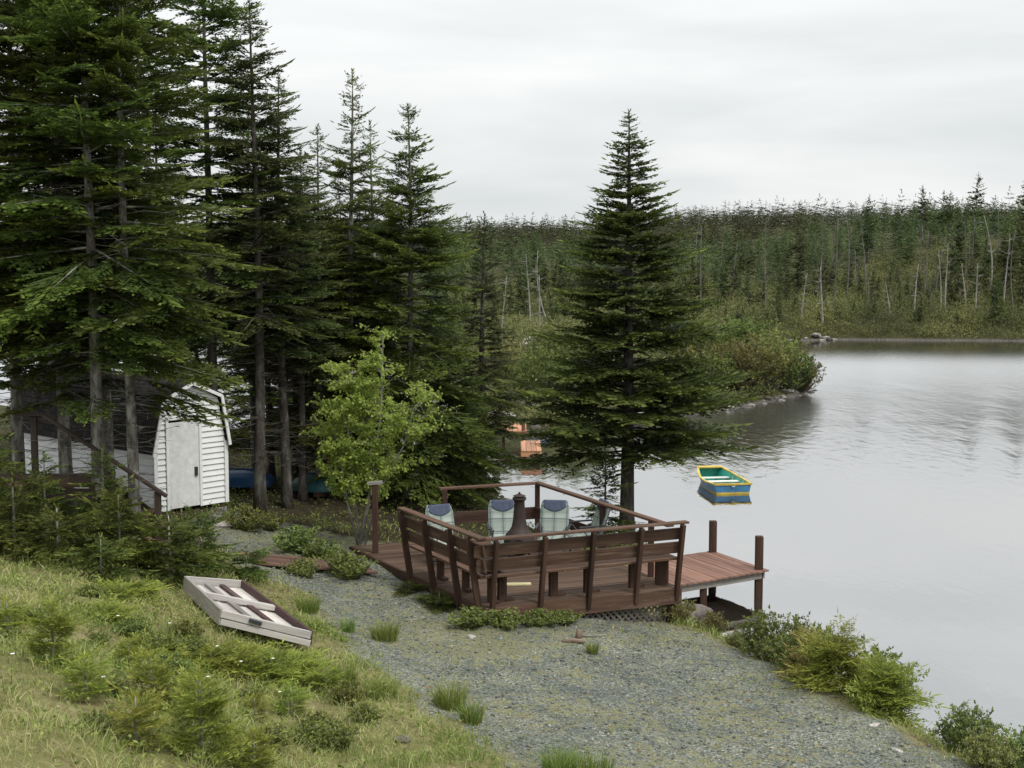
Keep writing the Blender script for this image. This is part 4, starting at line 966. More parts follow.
# undergrowth over the far shores
def far_under():
    r = np.random.default_rng(44); n = 34000
    x = r.uniform(-14, 50, n); y = r.uniform(50, 130, n); s = shore(x, y)
    keep = (s > .22) & (np.abs(x / y) < .365) & (r.random(n) < np.where(s < 8, 1, .4)); x = x[keep]; y = y[keep]; s = s[keep]; n = len(x); z = ground(x, y)
    k = 40; h = r.uniform(.25, .8, n) * np.where((s < 1.6), .7, np.where(y > 95, 1.7, 1.15)); tone = np.clip(.45 + .35 * wob(x * .8, y * .5) + r.uniform(-.2, .25, n), 0, 1)
    c = np.repeat(np.stack([x, y, z], 1), k, 0); hh = np.repeat(h, k)
    p = c + np.stack([r.normal(0, .32, n * k), r.normal(0, .32, n * k), r.random(n * k) * hh], 1)
    q = diamonds(p, r.normal(0, .8, (n * k, 3)) + [0, 0, .5], r.uniform(.08, .17, n * k), r.uniform(.04, .08, n * k), r.uniform(-1, 1, n * k), r)
    o = link_mesh('undergrowth', quad_mesh('far_undergrowth', q, np.clip(np.repeat(tone, k) + r.uniform(-.15, .15, n * k), 0, 1)), M['under']); tag(o, 'low olive scrub along the far shores and under the spruces', kind='stuff')
far_under()

# stones at the waterline and the pale boulders in the cove
M['rock'] = flat_mat('pale_rock', (.40, .37, .34), .9, .45, 3.0, .2)
M['rock_dark'] = flat_mat('brown_rock', (.15, .132, .118), .9, .4, 3.0, .2)
def rock_mesh(seed, sx, sy, sz):
    import bmesh
    bm = bmesh.new(); bmesh.ops.create_icosphere(bm, subdivisions=3, radius=1); r = np.random.default_rng(seed); ph = r.uniform(0, 6, 6)
    cuts = [Vector(r.normal(0, 1, 3)).normalized() for _ in range(9)]
    for v in bm.verts:
        p = v.co.copy()
        for c in cuts:
            dd = p.dot(c) - .72
            if dd > 0: p -= c * dd * .85
        p *= 1 + .06 * math.sin(p.x * 5 + ph[0]) * math.sin(p.y * 4 + ph[1]) + .03 * math.sin(p.z * 9 + ph[2])
        v.co = Vector((p.x * sx, p.y * sy, p.z * sz))
    me = bpy.data.meshes.new('boulder'); bm.to_mesh(me); bm.free(); return me
RK = [rock_mesh(1, .5, .42, .36), rock_mesh(2, .8, .5, .22), rock_mesh(3, .45, .5, .3), rock_mesh(4, 1.0, .6, .25)]
RKM = []
for k in range(4):
    me = RK[k]; me.materials.append(M['rock']); d2 = me.copy(); d2.materials.clear(); d2.materials.append(M['rock_dark']); RKM.append((me, d2))
for i, (x, y, k, dk, s, lab) in enumerate([
    (.32, 57.0, 0, 1, .8, 'round brown boulder on the cove shore'), (-.35, 56.9, 3, 0, .75, 'flat pale rock slab left of the round brown boulder'), (-.75, 57.8, 1, 0, .8, 'pale flat rock at the back of the cove'),
    (-.05, 56.2, 1, 0, .6, 'pale rock slab in front of the round brown boulder'), (.75, 56.4, 2, 0, .45, 'small pale rock right of the round boulder'), (-1.1, 58.8, 2, 0, .7, 'pale block rock highest in the cove'),
    (-.6, 55.6, 1, 1, .6, 'brown flat rock above the orange docks'), (3.6, 56.2, 3, 0, .8, 'pale slab rock under the spruce boughs'), (4.5, 56.9, 1, 0, .8, 'pale rock right of the slab under the spruce'),
    (2.4, 54.5, 2, 0, .6, 'grey rock at the water left of the slab'), (5.4, 57.6, 0, 1, .7, 'dark rock on the shore behind the spruce'),
    (.1, 75.0, 3, 0, 1.3, 'large pale outcrop on the slope above the cove'), (1.0, 76.5, 1, 0, 1.2, 'pale outcrop beside the large one on the slope')]):
    o = bpy.data.objects.new('boulder', RKM[k][dk]); COL.objects.link(o); o.location = (x, y, max(gz(x, y), 0) + .06 * s); o.scale = (s, s, s); o.rotation_euler = (.1 * math.sin(i), .1, i * 1.9)
    tag(o, lab, 'rock')
def shore_stones():
    r = np.random.default_rng(55); mb = []; V = []; Fc = []; tt = []
    base = rock_mesh(9, 1, .8, .5); bv = np.array([v.co[:] for v in base.vertices]);
    import bmesh
    bm = bmesh.new(); bmesh.ops.create_icosphere(bm, subdivisions=1, radius=1); bv = np.array([v.co[:] for v in bm.verts]); bf = np.array([[v.index for v in f.verts] for f in bm.faces]); bm.free()
    segs = [(LAKE[i], LAKE[i + 1]) for i in range(24, len(LAKE) - 6)] + [(LAKE[i], LAKE[i + 1]) for i in range(6, 19)]
    k = 0
    for a, b in segs:
        L = np.linalg.norm(b - a); cnt = int(L / (.22 if a[1] > 45 else .35))
        for _ in range(cnt):
            p = a + (b - a) * r.random() + r.normal(0, .28, 2)
            if abs(p[0] / max(p[1], 1)) > .4: continue
            s = float(shore(p[0], p[1]))
            if not -.35 < s < .6: continue
            sz = r.uniform(.07, .26) * (1.0 if p[1] > 45 else .7) * (1.5 if p[1] > 90 else 1)
            v = bv * r.uniform(.7, 1.2, (len(bv), 1)) * [sz, sz * r.uniform(.6, 1), sz * r.uniform(.4, .7)] + [p[0], p[1], max(gz(p[0], p[1]), -.05) + sz * .12]
            V.append(v); Fc.append(bf + k); k += len(bv); tt += [r.random()] * len(bv)
    me = bpy.data.meshes.new('rubble'); me.from_pydata(np.concatenate(V).tolist(), [], np.concatenate(Fc).tolist())
    a = me.attributes.new('tint', 'FLOAT', 'POINT'); a.data.foreach_set('value', np.array(tt, np.float32))
    m, t, out = new_mat('shore_stones'); v = coords(t); nn = noise(t, v, 9, 4)
    c = ramp(t, attr(t, 'tint'), [(0, (.06, .053, .047)), (.6, (.17, .155, .14)), (1, (.42, .40, .37))]); c = mixc(t, 1, c, ramp(t, nn, [(.3, (.7, .7, .7)), (.7, (1.2, 1.2, 1.2))]), 'MULTIPLY'); principled(t, out, c, .9, None, .15)
    o = link_mesh('rubble', me, m); tag(o, 'grey stones strewn along the waterline', kind='stuff')
shore_stones()
lg = MB(); lg.tube([(0, 0, 0), (.5, .05, .12), (1.1, 0, .35)], [.06, .05, .02], 7)
o = lg.build('fallen_log', M['snag']); o.location = (9.2, 62.9, .25); o.rotation_euler = (0, 0, 2.6); tag(o, 'bleached fallen log on the bank of the point', 'log')

# ------------------------------------------------------------------ the deck with its bench rail
ZD = 1.30
B_, A_, D_, F_ = Vector((-.43, 23.24)), Vector((2.78, 24.64)), Vector((.50, 29.2)), Vector((-3.05, 27.95))
dk = empty('wooden_deck', (.0, 26.0, 1.0)); tag(dk, 'brown stained wooden deck with built-in slatted bench and open back rail', 'deck')
def local(mb, root):                                   # shift world points to the root
    o = root.location; mb.v = [(p[0] - o[0], p[1] - o[1], p[2] - o[2]) for p in mb.v]; return mb
def part(mb, name, mat, root, bevel=.006): return local(mb, root).build(name, M[mat], root, bevel)
U = (A_ - B_).normalized(); OUT = Vector((U.y, -U.x)); V_ = (F_ - B_).normalized(); OUTL = Vector((-V_.y, V_.x)); OUTL = OUTL if OUTL.x < 0 else -OUTL
ctr = (A_ + B_ + D_ + F_) / 4
pol = [tuple(p) for p in (B_, A_, D_, F_)]
mb = MB(); planks(mb, pol, (U.x, U.y), ZD - .035, ZD, .14, .012); part(mb, 'decking', 'deck', dk, 0)
def P3(p, z): return Vector((p.x, p.y, z))
def edge_board(p, q, z0, z1, name, mat='rail_lit', th=.04, shift=0.0):
    d = (q - p).normalized(); o = Vector((d.y, -d.x)); o = o if (((p + q) / 2 - ctr).dot(o)) > 0 else -o
    mb = MB(); off = o * (th / 2 + .004 + shift)
    mb.beam(P3(p + off, (z0 + z1) / 2), P3(q + off, (z0 + z1) / 2), th, z1 - z0); part(mb, name, mat, dk)
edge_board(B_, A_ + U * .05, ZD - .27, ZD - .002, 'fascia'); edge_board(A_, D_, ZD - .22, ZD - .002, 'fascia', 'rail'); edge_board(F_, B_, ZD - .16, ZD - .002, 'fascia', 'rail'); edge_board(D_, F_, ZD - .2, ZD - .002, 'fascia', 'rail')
# crossed lath under the front
mb = MB(); L = (A_ - B_).length
p0 = B_ + U * (.28 * L) + OUT * -.05
for s in (1, -1):
    for k in range(30):
        a = k * .11 - .35; x0, x1 = (a, a + .40) if s > 0 else (a + .40, a)
        q0, q1 = max(0, min(x0, x1)), min(L * .66, max(x0, x1))
        if q1 - q0 < .05: continue
        z_of = lambda x: .62 + .42 * (x - x0) / (x1 - x0)
        mb.beam(P3(p0 + U * q0, z_of(q0)), P3(p0 + U * q1, z_of(q1)), .008, .034, up=(0, 0, 1), off=0)
        if s < 0:
            for i in range(len(mb.v) - 8, len(mb.v)): mb.v[i] = (mb.v[i][0] + OUT.x * .010, mb.v[i][1] + OUT.y * .010, mb.v[i][2])
part(mb, 'lattice', 'lath', dk, 0)
for q in (A_ + Vector((-.12, .05)), A_ + (D_ - A_) * .33 + Vector((-.1, 0)), A_ + (D_ - A_) * .68 + Vector((-.1, 0)), D_ + Vector((-.1, -.1)), B_ + U * 1.6 - OUT * .12):
    mb = MB(); g = gz(q.x, q.y); mb.beam(P3(q, min(g, .6) - .3), P3(q, ZD - .05), .13, .13, (0, 1, 0)); part(mb, 'support_post', 'rail', dk)
LEAN = .18
def bench(p, q, o, ts, seat_in, zt=2.42, e0=0.0, e1=0.0):
    d = (q - p).normalized(); L = (q - p).length
    for i, t in enumerate(ts):
        b = p + d * (t * L) + o * .028; mb = MB(); mb.beam(P3(b, ZD - .18), P3(b + o * LEAN * 1.16, zt - .01), .065, .10, (o.x, o.y, .2)); part(mb, 'bench_post', 'rail', dk)
    for zc, h in ((2.24, .20), (2.0, .20)):
        f = (zc - ZD) / (zt - ZD); off = o * (LEAN * f - .045)
        mb = MB(); mb.beam(P3(p + off - d * (e0 * f + .02), zc), P3(q + off + d * (e1 * f + .02), zc), .036, h, (o.x * .2, o.y * .2, 1)); part(mb, 'backrest_board', 'rail_lit', dk)
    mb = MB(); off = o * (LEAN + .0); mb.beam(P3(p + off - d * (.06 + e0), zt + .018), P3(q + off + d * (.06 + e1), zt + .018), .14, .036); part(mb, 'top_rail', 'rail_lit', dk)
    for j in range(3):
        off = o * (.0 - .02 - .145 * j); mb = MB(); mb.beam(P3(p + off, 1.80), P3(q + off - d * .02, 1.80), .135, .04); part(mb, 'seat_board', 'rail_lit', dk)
    mb = MB(); mb.beam(P3(p - o * .36, 1.735), P3(q - o * .36 - d * .03, 1.735), .036, .088); part(mb, 'seat_apron', 'rail', dk)
    for t in seat_in:
        b = p + d * (t * L) - o * .29; mb = MB(); mb.beam(P3(b, ZD + .001), P3(b, 1.778), .14, .085, (o.x, o.y, 0)); lg_ = part(mb, 'bench_leg', 'rail', dk)
        b2 = p + d * (t * L + .12) - o * .29; mb = MB(); mb.beam(P3(b2, ZD + .001), P3(b2, ZD + .05), .16, .12, (o.x, o.y, 0)); part(mb, 'leg_block', 'rail', dk)
C_ = B_ + (F_ - B_) * .50
bench(B_, A_, OUT, (.03, .27, .515, .765, .985), (.12, .38, .56, .80), 2.42, .24, 0)
bench(C_, B_, OUTL, (.02, .36, .70, .96), (.2, .55, .88), 2.456, 0, .20)
mb = MB(); mb.beam(P3(A_ - U * .12 - OUT * .35, ZD), P3(A_ - U * .12 - OUT * .35, 1.78), .22, .17, (0, 1, 0)); part(mb, 'bench_end_post', 'rail', dk)
# back rail
E_ = D_ + (F_ - D_) * .52; A2 = A_ + (D_ - A_) * .17
def rail(p, q, z=2.30):
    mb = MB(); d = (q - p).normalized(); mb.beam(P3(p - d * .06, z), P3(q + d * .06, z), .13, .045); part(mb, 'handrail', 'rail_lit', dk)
rail(E_, D_); rail(D_ + (A_ - D_).normalized() * .07, A_ + (D_ - A_) * .06)
for q in (E_ + Vector((.05, 0)), D_, D_ + (A_ - D_) * .50, A2):
    mb = MB(); mb.beam(P3(q, ZD), P3(q, 2.275), .10, .10, (0, 1, 0)); part(mb, 'rail_post', 'rail', dk)
for zc in (1.72,):
    mb = MB(); o = Vector((0, -.07)); mb.beam(P3(E_ + o, zc), P3(D_ + o, zc), .036, .24); part(mb, 'rail_board', 'rail', dk)
mb = MB(); o = Vector((-.06, -.05)); mb.beam(P3(D_ + o, 1.74), P3(D_ + (A_ - D_) * .5 + o, 1.74), .036, .2); part(mb, 'rail_board', 'rail', dk)
# the post with a pale cap at the deck's open end
cp = empty('capped_post', (-2.53, 27.35, ZD)); tag(cp, 'brown square post with a pale flat wooden cap at the open end of the deck', 'post')
mb = MB(); mb.beam((0, 0, 0), (0, 0, 1.27), .105, .105, (0, 1, 0)); mb.build('shaft', M['rail'], cp, .006)
mb = MB(); mb.beam((-.14, 0, 1.30), (.14, .02, 1.32), .15, .05); mb.build('cap', M['greywood'], cp, .006)

# ------------------------------------------------------------------ chairs round the clay stove
def plaid():
    m, t, out = new_mat('plaid_cushion'); v = attr(t, 'loc', 'Vector'); s = t.nodes.new('ShaderNodeSeparateXYZ'); t.links.new(v, s.inputs[0])
    def lines(sock, period, width, off=0):
        f = mathn(t, 'FRACT', mathn(t, 'ADD', mathn(t, 'DIVIDE', sock, period), off)); return mathn(t, 'LESS_THAN', f, width)
    c = mixc(t, mathn(t, 'MULTIPLY', lines(s.outputs[0], .23, .42, .2), .45), (.34, .38, .34), (.19, .235, .21))
    c = mixc(t, mathn(t, 'MULTIPLY', lines(s.outputs[1], .23, .42, .1), .45), c, (.19, .235, .21))
    for so, off in ((s.outputs[0], .05), (s.outputs[1], .6)): c = mixc(t, mathn(t, 'MULTIPLY', lines(so, .23, .09, off), .8), c, (.10, .13, .14))
    n = noise(t, v, 60, 3); principled(t, out, c, .9, bump(t, n, .2, .003), .1); return m
M['plaid'] = plaid()
M['navy'] = flat_mat('navy_cloth', (.075, .092, .135), .85, .25, 14, .1)
M['metal'] = flat_mat('dark_tube', (.035, .038, .042), .45, .2, 10, .4)
M['plastic'] = flat_mat('white_plastic', (.62, .63, .62), .5, .12, 5, .4)
def pad(mb, w, h, T, rows, v0=lambda u: 0.0, nx=13, ny=19, lift=0.0, waist=0.0):
    """quilted pad in the local xz plane, front towards -y"""
    fr = []; bk = []; lo = []
    for j in range(ny):
        a = []; b = []; l = []
        for i in range(nx):
            u = i / (nx - 1); vv = j / (ny - 1); lo_ = v0(u); v = lo_ + (1 - lo_) * vv
            rnd = (1 - abs(2 * u - 1) ** 5) * (1 - abs(2 * vv - 1) ** 7)
            q = (.70 + .30 * abs(math.sin(math.pi * rows * v))) * (.85 + .15 * abs(math.cos(math.pi * (2 * u - 1) * 1.0)))
            cx = (u - .5) * w * (1 - .12 * max(0, v - .8) / .2 * 1.0) * (1 - .06 * (abs(2 * vv - 1) ** 10))
            a.append((cx, -T * rnd ** .5 * q - lift, v * h)); b.append((cx, T * .5 * rnd ** .5 - lift * 0, v * h)); l.append((cx, v * h, 0))
        fr.append(a); bk.append(b[::-1]); lo.append(l)
    r_, c_ = len(fr), len(fr[0])
    idx = [(i * c_ + j, i * c_ + j + 1, (i + 1) * c_ + j + 1, (i + 1) * c_ + j) for i in range(r_ - 1) for j in range(c_ - 1)]
    mb.add([p for row in fr for p in row], idx, [p for row in lo for p in row], True)
    mb.add([p for row in bk for p in row], idx, [p for row in lo for p in row[::-1]], True)
def chair(label, loc, rz, recline=20, hue=None):
    c = empty('garden_chair', loc, rz); tag(c, label, 'chair')
    mb = MB(); pad(mb, .53, .68, .055, 5); b = mb.build('backrest_cushion', M['plaid'], c, recalc=False); b.location = (0, .17, .385); b.rotation_euler = (R(-recline), 0, 0)
    mb = MB(); pad(mb, .47, .68, .05, 1, lambda u: .66 + .17 * abs(2 * u - 1) ** 2.2, lift=.022); h = mb.build('head_pillow', M['navy'], b, recalc=False)
    mb = MB(); pad(mb, .53, .52, .05, 3); s = mb.build('seat_cushion', M['plaid'], c, recalc=False); s.location = (0, -.33, .37); s.rotation_euler = (R(-84), 0, 0)
    mb = MB()
    tp = math.tan(R(recline))
    for x in (-.22, .22):
        mb.tube([(x, .20 + .62 * tp, .37 + .62), (x, .20, .35), (x, -.34, .33)], .012, 6)
        mb.tube([(x, .32, .01), (x, -.22, .60)], .012, 6); mb.tube([(x, -.30, .01), (x, .22, .60)], .012, 6)
    mb.tube([(-.28, .32, .012), (.28, .32, .012)], .011, 6); mb.tube([(-.28, -.30, .012), (.28, -.30, .012)], .011, 6); mb.tube([(-.22, .20 + .62 * tp, .99), (.22, .20 + .62 * tp, .99)], .012, 6)
    mb.build('tube_frame', M['metal'], c)
    for x in (-.29, .29):
        mb = MB(); mb.beam((x, -.26, .615), (x, .24, .615), .05, .028); mb.build('armrest', M['metal'], c, .008)
    return c
chair('padded garden chair at the left, turned towards the clay stove', (-1.17, 26.35, ZD), R(24))
chair('padded garden chair directly left of the clay stove', (-.14, 26.75, ZD), R(6), 16)
chair('padded garden chair right of the clay stove, facing the yard', (.74, 26.75, ZD), R(-8), 16)
chair('padded garden chair seen from its side at the back rail', (1.36, 27.0, ZD), R(-70), 18)
st = empty('side_table', (.95, 26.0, ZD)); tag(st, 'small round white plastic table behind the bench rail', 'table')
mb = MB(); mb.lathe([(.0, .44), (.27, .44), (.29, .452), (.27, .465), (0, .465)], 22); mb.build('table_top', M['plastic'], st)
for k in range(3):
    a = k * 2.1 + .4; mb = MB(); mb.tube([(.08 * math.cos(a), .08 * math.sin(a), .44), (.22 * math.cos(a), .22 * math.sin(a), 0)], .015, 6); mb.build('leg', M['plastic'], st)
mb = MB(); mb.beam((-.3, 0, .015), (.3, .06, .015), .14, .028); o = mb.build('loose_board', flat_mat('pale_yellow_board', (.5, .45, .26), .7), None, .004); o.location = (.02, 24.75, ZD + .002); tag(o, 'pale yellow loose board lying on the deck under the bench', 'board')

M['clay'] = flat_mat('brown_iron', (.034, .022, .018), .62, .4, 9, .35); M['mouth_shade'] = flat_mat('mouth_shade', (.012, .011, .01), .9)
ch = empty('chiminea', (.13, 26.05, ZD)); tag(ch, 'dark brown chiminea stove with a tall neck and ringed top on the deck', 'outdoor stove')
mb = MB(); mb.lathe([(.10, .26), (.22, .30), (.27, .42), (.275, .52), (.24, .62), (.175, .69), (.135, .76), (.112, .90), (.098, 1.06), (.092, 1.20), (.10, 1.22), (.122, 1.235), (.122, 1.265), (.11, 1.275), (.08, 1.27)], 28); mb.build('body', M['clay'], ch)
mb = MB(); mb.lathe([(.0, 1.335), (.04, 1.333), (.105, 1.305), (.118, 1.30), (.105, 1.296), (0, 1.30)], 24); mb.lathe([(.0, 1.37), (.02, 1.365), (.02, 1.33)], 10); mb.build('rain_cap', M['clay'], ch)
mb = MB(); pts = [(.115 * math.cos(a), -.245 - .02 * abs(math.sin(a)), .47 + .10 * math.sin(a)) for a in np.linspace(0, 2 * math.pi, 21)]; mb.tube(pts, .016, 6); mb.build('mouth_rim', M['clay'], ch)
mb = MB(); mb.add([(p[0], p[1] - .022, p[2]) for p in pts[:-1]], [tuple(range(20))]); mb.build('mouth', M['mouth_shade'], ch)  # shade of the open mouth painted as a flat near-black disc
for k in range(3):
    a = k * 2.094 + .5; mb = MB(); mb.tube([(.17 * math.cos(a), .17 * math.sin(a), .32), (.24 * math.cos(a), .24 * math.sin(a), .12), (.27 * math.cos(a), .27 * math.sin(a), .0)], .018, 6); mb.build('leg', M['clay'], ch)
mb = MB(); mb.lathe([(.2, .185), (.22, .19), (.2, .205)], 20); mb.build('stand_ring', M['clay'], ch)

# ------------------------------------------------------------------ the dock
dc = empty('dock', (4.0, 29.4, 0)); tag(dc, 'reddish plank dock with two square mooring posts standing in the pond', 'dock')
NR, NL, FR, FL = Vector((5.1, 29.23)), Vector((2.9, 27.76)), Vector((4.22, 31.05)), Vector((2.0, 29.6))
ZK = .55
mb = MB(); planks(mb, [tuple(p) for p in (NL, NR, FR, FL)], tuple(FR - NR), ZK - .032, ZK, .15, .010)
for i in range(len(mb.v)): pass
part(mb, 'decking', 'dock', dc, 0)
dn = (NR - NL).normalized(); dd_ = (FR - NR).normalized()
mb = MB(); o = dd_ * .09; mb.beam(P3(NL + o, ZK - .105), P3(NR + o - dn * .06, ZK - .105), .04, .14); part(mb, 'edge_beam', 'greywood', dc)
mb = MB(); o = -dn * .05; mb.beam(P3(NR + o + dd_ * .14, ZK - .105), P3(FR + o, ZK - .105), .04, .14); part(mb, 'edge_beam', 'rail', dc)
mb = MB(); o = -dd_ * .06; mb.beam(P3(FL + o, ZK - .105), P3(FR + o - dn * .1, ZK - .105), .04, .14); part(mb, 'edge_beam', 'rail', dc)
for q, top in ((NR - dn * .15 + dd_ * .16, ZK + .67), (FR - dn * .07 - dd_ * .10, ZK + .66)):
    mb = MB(); mb.beam(P3(q, -.9), P3(q, top), .15, .15, (0, 1, 0)); part(mb, 'mooring_post', 'rail', dc, .01)
for q in (NL + dn * 1.05 + dd_ * .16, NL + dn * .3 + dd_ * .2, FL + dn * .8 - dd_ * .15):
    mb = MB(); mb.beam(P3(q, -.9), P3(q, ZK - .035), .13, .13, (0, 1, 0)); part(mb, 'piling', 'rail', dc)

# ------------------------------------------------------------------ the rowing boat
M['boat_blue'] = flat_mat('blue_paint', (.05, .20, .38), .5, .35, 5, .5); M['boat_yellow'] = flat_mat('yellow_paint', (.62, .45, .07), .5, .3, 5, .4); M['boat_teal'] = flat_mat('teal_paint', (.05, .40, .31), .5, .2, 6, .4); M['boat_white'] = flat_mat('white_paint', (.72, .74, .68), .5, .12, 6, .4)
def boat(label, loc, rz, s=1.0, cols=('boat_blue', 'boat_yellow', 'boat_teal', 'boat_white')):
    b = empty('rowing_boat', loc, rz); b.scale = (s, s, s); tag(b, label, 'boat')
    Lb = 2.75; n = 13; sec = []
    for i in range(n):
        t = i / (n - 1); x = t * Lb
        g = np.interp(t, (0, .25, .5, .75, 1), (.545, .61, .61, .50, .34)); h = np.interp(t, (0, .3, .6, 1), (.40, .36, .38, .50))
        bt = np.interp(t, (0, .3, .6, 1), (.45, .49, .44, .20)); z = np.interp(t, (0, .3, .7, 1), (-.06, -.10, -.08, .10))
        md = .50; mx = bt + (g - bt) * md; mz = z + (h - z) * md
        sec.append((x, g, h, bt, z, mx, mz))
    hull, band, inn = MB(), MB(), MB()
    for sg in (1, -1):
        hull.grid([[(s_[0], sg * s_[5], s_[6]) for s_ in sec], [(s_[0], sg * s_[1], s_[2]) for s_ in sec]], False)
        band.grid([[(s_[0], sg * s_[3], s_[4]) for s_ in sec], [(s_[0], sg * (s_[5] + .004), s_[6] + .002) for s_ in sec]], False)
        inn.grid([[(s_[0], sg * (s_[3] - .03), max(s_[4] + .04, -.03)) for s_ in sec], [(s_[0], sg * (s_[1] - .028), s_[2] - .005) for s_ in sec]], False)
    band.grid([[(s_[0], -s_[3], s_[4]) for s_ in sec], [(s_[0], s_[3], s_[4]) for s_ in sec]], False)
    inn.grid([[(s_[0], -s_[3] + .03, max(s_[4] + .04, -.03)) for s_ in sec], [(s_[0], s_[3] - .03, max(s_[4] + .04, -.03)) for s_ in sec]], False)
    for s_, dx in ((sec[0], -.002), (sec[-1], .002)):
        x = s_[0] + dx
        hull.add([(x, -s_[5], s_[6]), (x, s_[5], s_[6]), (x, s_[1], s_[2]), (x, -s_[1], s_[2])], [(0, 1, 2, 3)]); band.add([(x, -s_[3], s_[4]), (x, s_[3], s_[4]), (x, s_[5], s_[6]), (x, -s_[5], s_[6])], [(0, 1, 2, 3)])
        xi = x + (.03 if dx < 0 else -.03); inn.add([(xi, -s_[3], s_[4]), (xi, s_[3], s_[4]), (xi, s_[1] - .03, s_[2]), (xi, -s_[1] + .03, s_[2])], [(0, 1, 2, 3)])
    hull.build('hull', M[cols[0]], b); band.build('bottom', M[cols[1]], b); inn.build('lining', M[cols[2]], b)
    for sg in (1, -1):
        gw = MB()
        for a, c in zip(sec[:-1], sec[1:]): gw.beam((a[0] - .01, sg * a[1], a[2] + .012), (c[0] + .01, sg * c[1], c[2] + .012), .065, .04)
        gw.build('gunwale', M[cols[1]], b)
    mb = MB(); mb.beam((0.01, -.56, .405), (0.01, .56, .405), .07, .05); mb.build('transom_cap', M[cols[1]], b)
    mb = MB(); mb.prism([(Lb - .24, -.375), (Lb + .02, -.345), (Lb + .02, .345), (Lb - .24, .375)], .495, .53); mb.build('bow_deck', M[cols[1]], b)
    for x, wd in ((.42, .24), (1.35, .24), (2.05, .2)):
        hw = np.interp(x / Lb, (0, .25, .5, .75, 1), (.545, .61, .61, .50, .34)) - .06
        mb = MB(); mb.beam((x, -hw, .27), (x, hw, .27), wd, .03); mb.build('thwart', M[cols[3]], b, .005)
    for x in (.85, 1.75):
        hw = np.interp(x / Lb, (0, .25, .5, .75, 1), (.545, .61, .61, .50, .34)) - .045
        for sg in (1, -1): mb = MB(); mb.beam((x, sg * (hw - .08), -.03), (x, sg * hw, .35), .035, .03, (1, 0, 0)); mb.build('rib', M[cols[3]], b)
    mb = MB(); mb.tube([(-.02, -.05, .36), (-.05, 0, .33), (-.02, .05, .36)], .012, 6); mb.build('transom_ring', M[cols[3]], b)
    return b
boat('blue and yellow wooden rowing boat with teal inside, adrift on the pond', (6.12, 41.05, -.11), math.atan2(2.7, -.35), .95)
M['boat_faded'] = flat_mat('faded_blue_paint', (.10, .15, .20), .6, .25, 5, .3)
boat('small faded blue boat tied up behind the orange docks', (.62, 51.2, -.02), R(20), .26, ('boat_faded', 'boat_faded', 'boat_faded', 'greywood'))

# ------------------------------------------------------------------ orange mooring docks in the cove
def small_dock(label, x0, x1, y0, y1, z, post=None):
    d = empty('mooring_dock', (x0, y0, 0)); tag(d, label, 'dock')
    mb = MB(); planks(mb, [(0, 0), (x1 - x0, 0), (x1 - x0, y1 - y0), (0, y1 - y0)], (0, 1), z - .04, z, .16, .012); mb.build('decking', M['orange'], d)
    mb = MB(); mb.beam((0, .03, z - .12), (x1 - x0, .03, z - .12), .05, .14); mb.build('front_beam', M['redwood' if post else 'orange'], d, .006)
    for px_, py_ in ((.1, .2), (x1 - x0 - .1, .2), (.1, y1 - y0 - .2), (x1 - x0 - .1, y1 - y0 - .2)):
        mb = MB(); mb.beam((px_, py_, -.6), (px_, py_, z - .05), .10, .10, (0, 1, 0)); mb.build('piling', M['rail'], d)
    if post: mb = MB(); mb.beam((x1 - x0 - .12, .14, z), (x1 - x0 - .12, .14, z + post), .12, .12, (0, 1, 0)); mb.build('mooring_post', M['redwood'], d)
small_dock('nearer orange plank dock in the cove, its end over open water', .28, .93, 46.6, 49.0, .40)
small_dock('farther orange dock with a short red brown post beside the boulders', -.40, .50, 50.2, 52.6, .55, .34)
mb = MB(); mb.tube([(.95, 46.9, .3), (1.15, 45.9, .02), (1.32, 45.0, .012), (1.2, 44.3, .012), (1.02, 43.9, .012), (.9, 43.6, .012)], .014, 5); tag(mb.build('mooring_rope', M['greywood']), 'thin slack rope floating from the nearer orange dock', 'rope')

# ------------------------------------------------------------------ the shed
M['siding'] = flat_mat('white_siding', (.80, .81, .80), .55, .07, 2.2, .3); M['trim'] = flat_mat('white_trim', (.80, .81, .80), .6, .1, 6, .3)
M['door'] = flat_mat('peeling_door', (.76, .77, .76), .8, .0, 7.5, .2, 0, (.60, .595, .58)); M['shingle'] = None
def shingles():
    m, t, out = new_mat('dark_shingles'); v = coords(t, 'UV'); v = attr(t, 'loc', 'Vector')
    b = t.nodes.new('ShaderNodeTexBrick'); b.inputs['Scale'].default_value = 1; b.inputs['Brick Width'].default_value = .22; b.inputs['Row Height'].default_value = .13; b.inputs['Mortar Size'].default_value = .008
    b.inputs['Color1'].default_value = (.022, .021, .022, 1); b.inputs['Color2'].default_value = (.045, .042, .042, 1); b.inputs['Mortar'].default_value = (.008, .008, .008, 1)
    t.links.new(v, b.inputs['Vector']); n = noise(t, v, 7, 5); c = mixc(t, 1, b.outputs['Color'], ramp(t, n, [(.3, (.7, .7, .7)), (.7, (1.5, 1.45, 1.4))]), 'MULTIPLY')
    principled(t, out, c, .95, bump(t, b.outputs['Fac'], .6, .01), .15); return m
M['shingle'] = shingles()
SH0 = Vector((-6.92, 28.72, 1.80)); sd_ = Vector((-.73, .683, 0)).normalized(); gd = Vector((sd_.y, -sd_.x, 0)); SW, SL = 1.66, 5.0
sh = empty('garden_shed', SH0); tag(sh, 'white clapboard garden shed with dark gambrel roof and peeling door', 'shed')
OUTL_ = [(0, SW / 2), (1.25, SW / 2), (2.16, SW / 2 * .80), (2.44, .0)]
def halfw(z): return float(np.interp(z, [a for a, b in OUTL_], [b for a, b in OUTL_]))
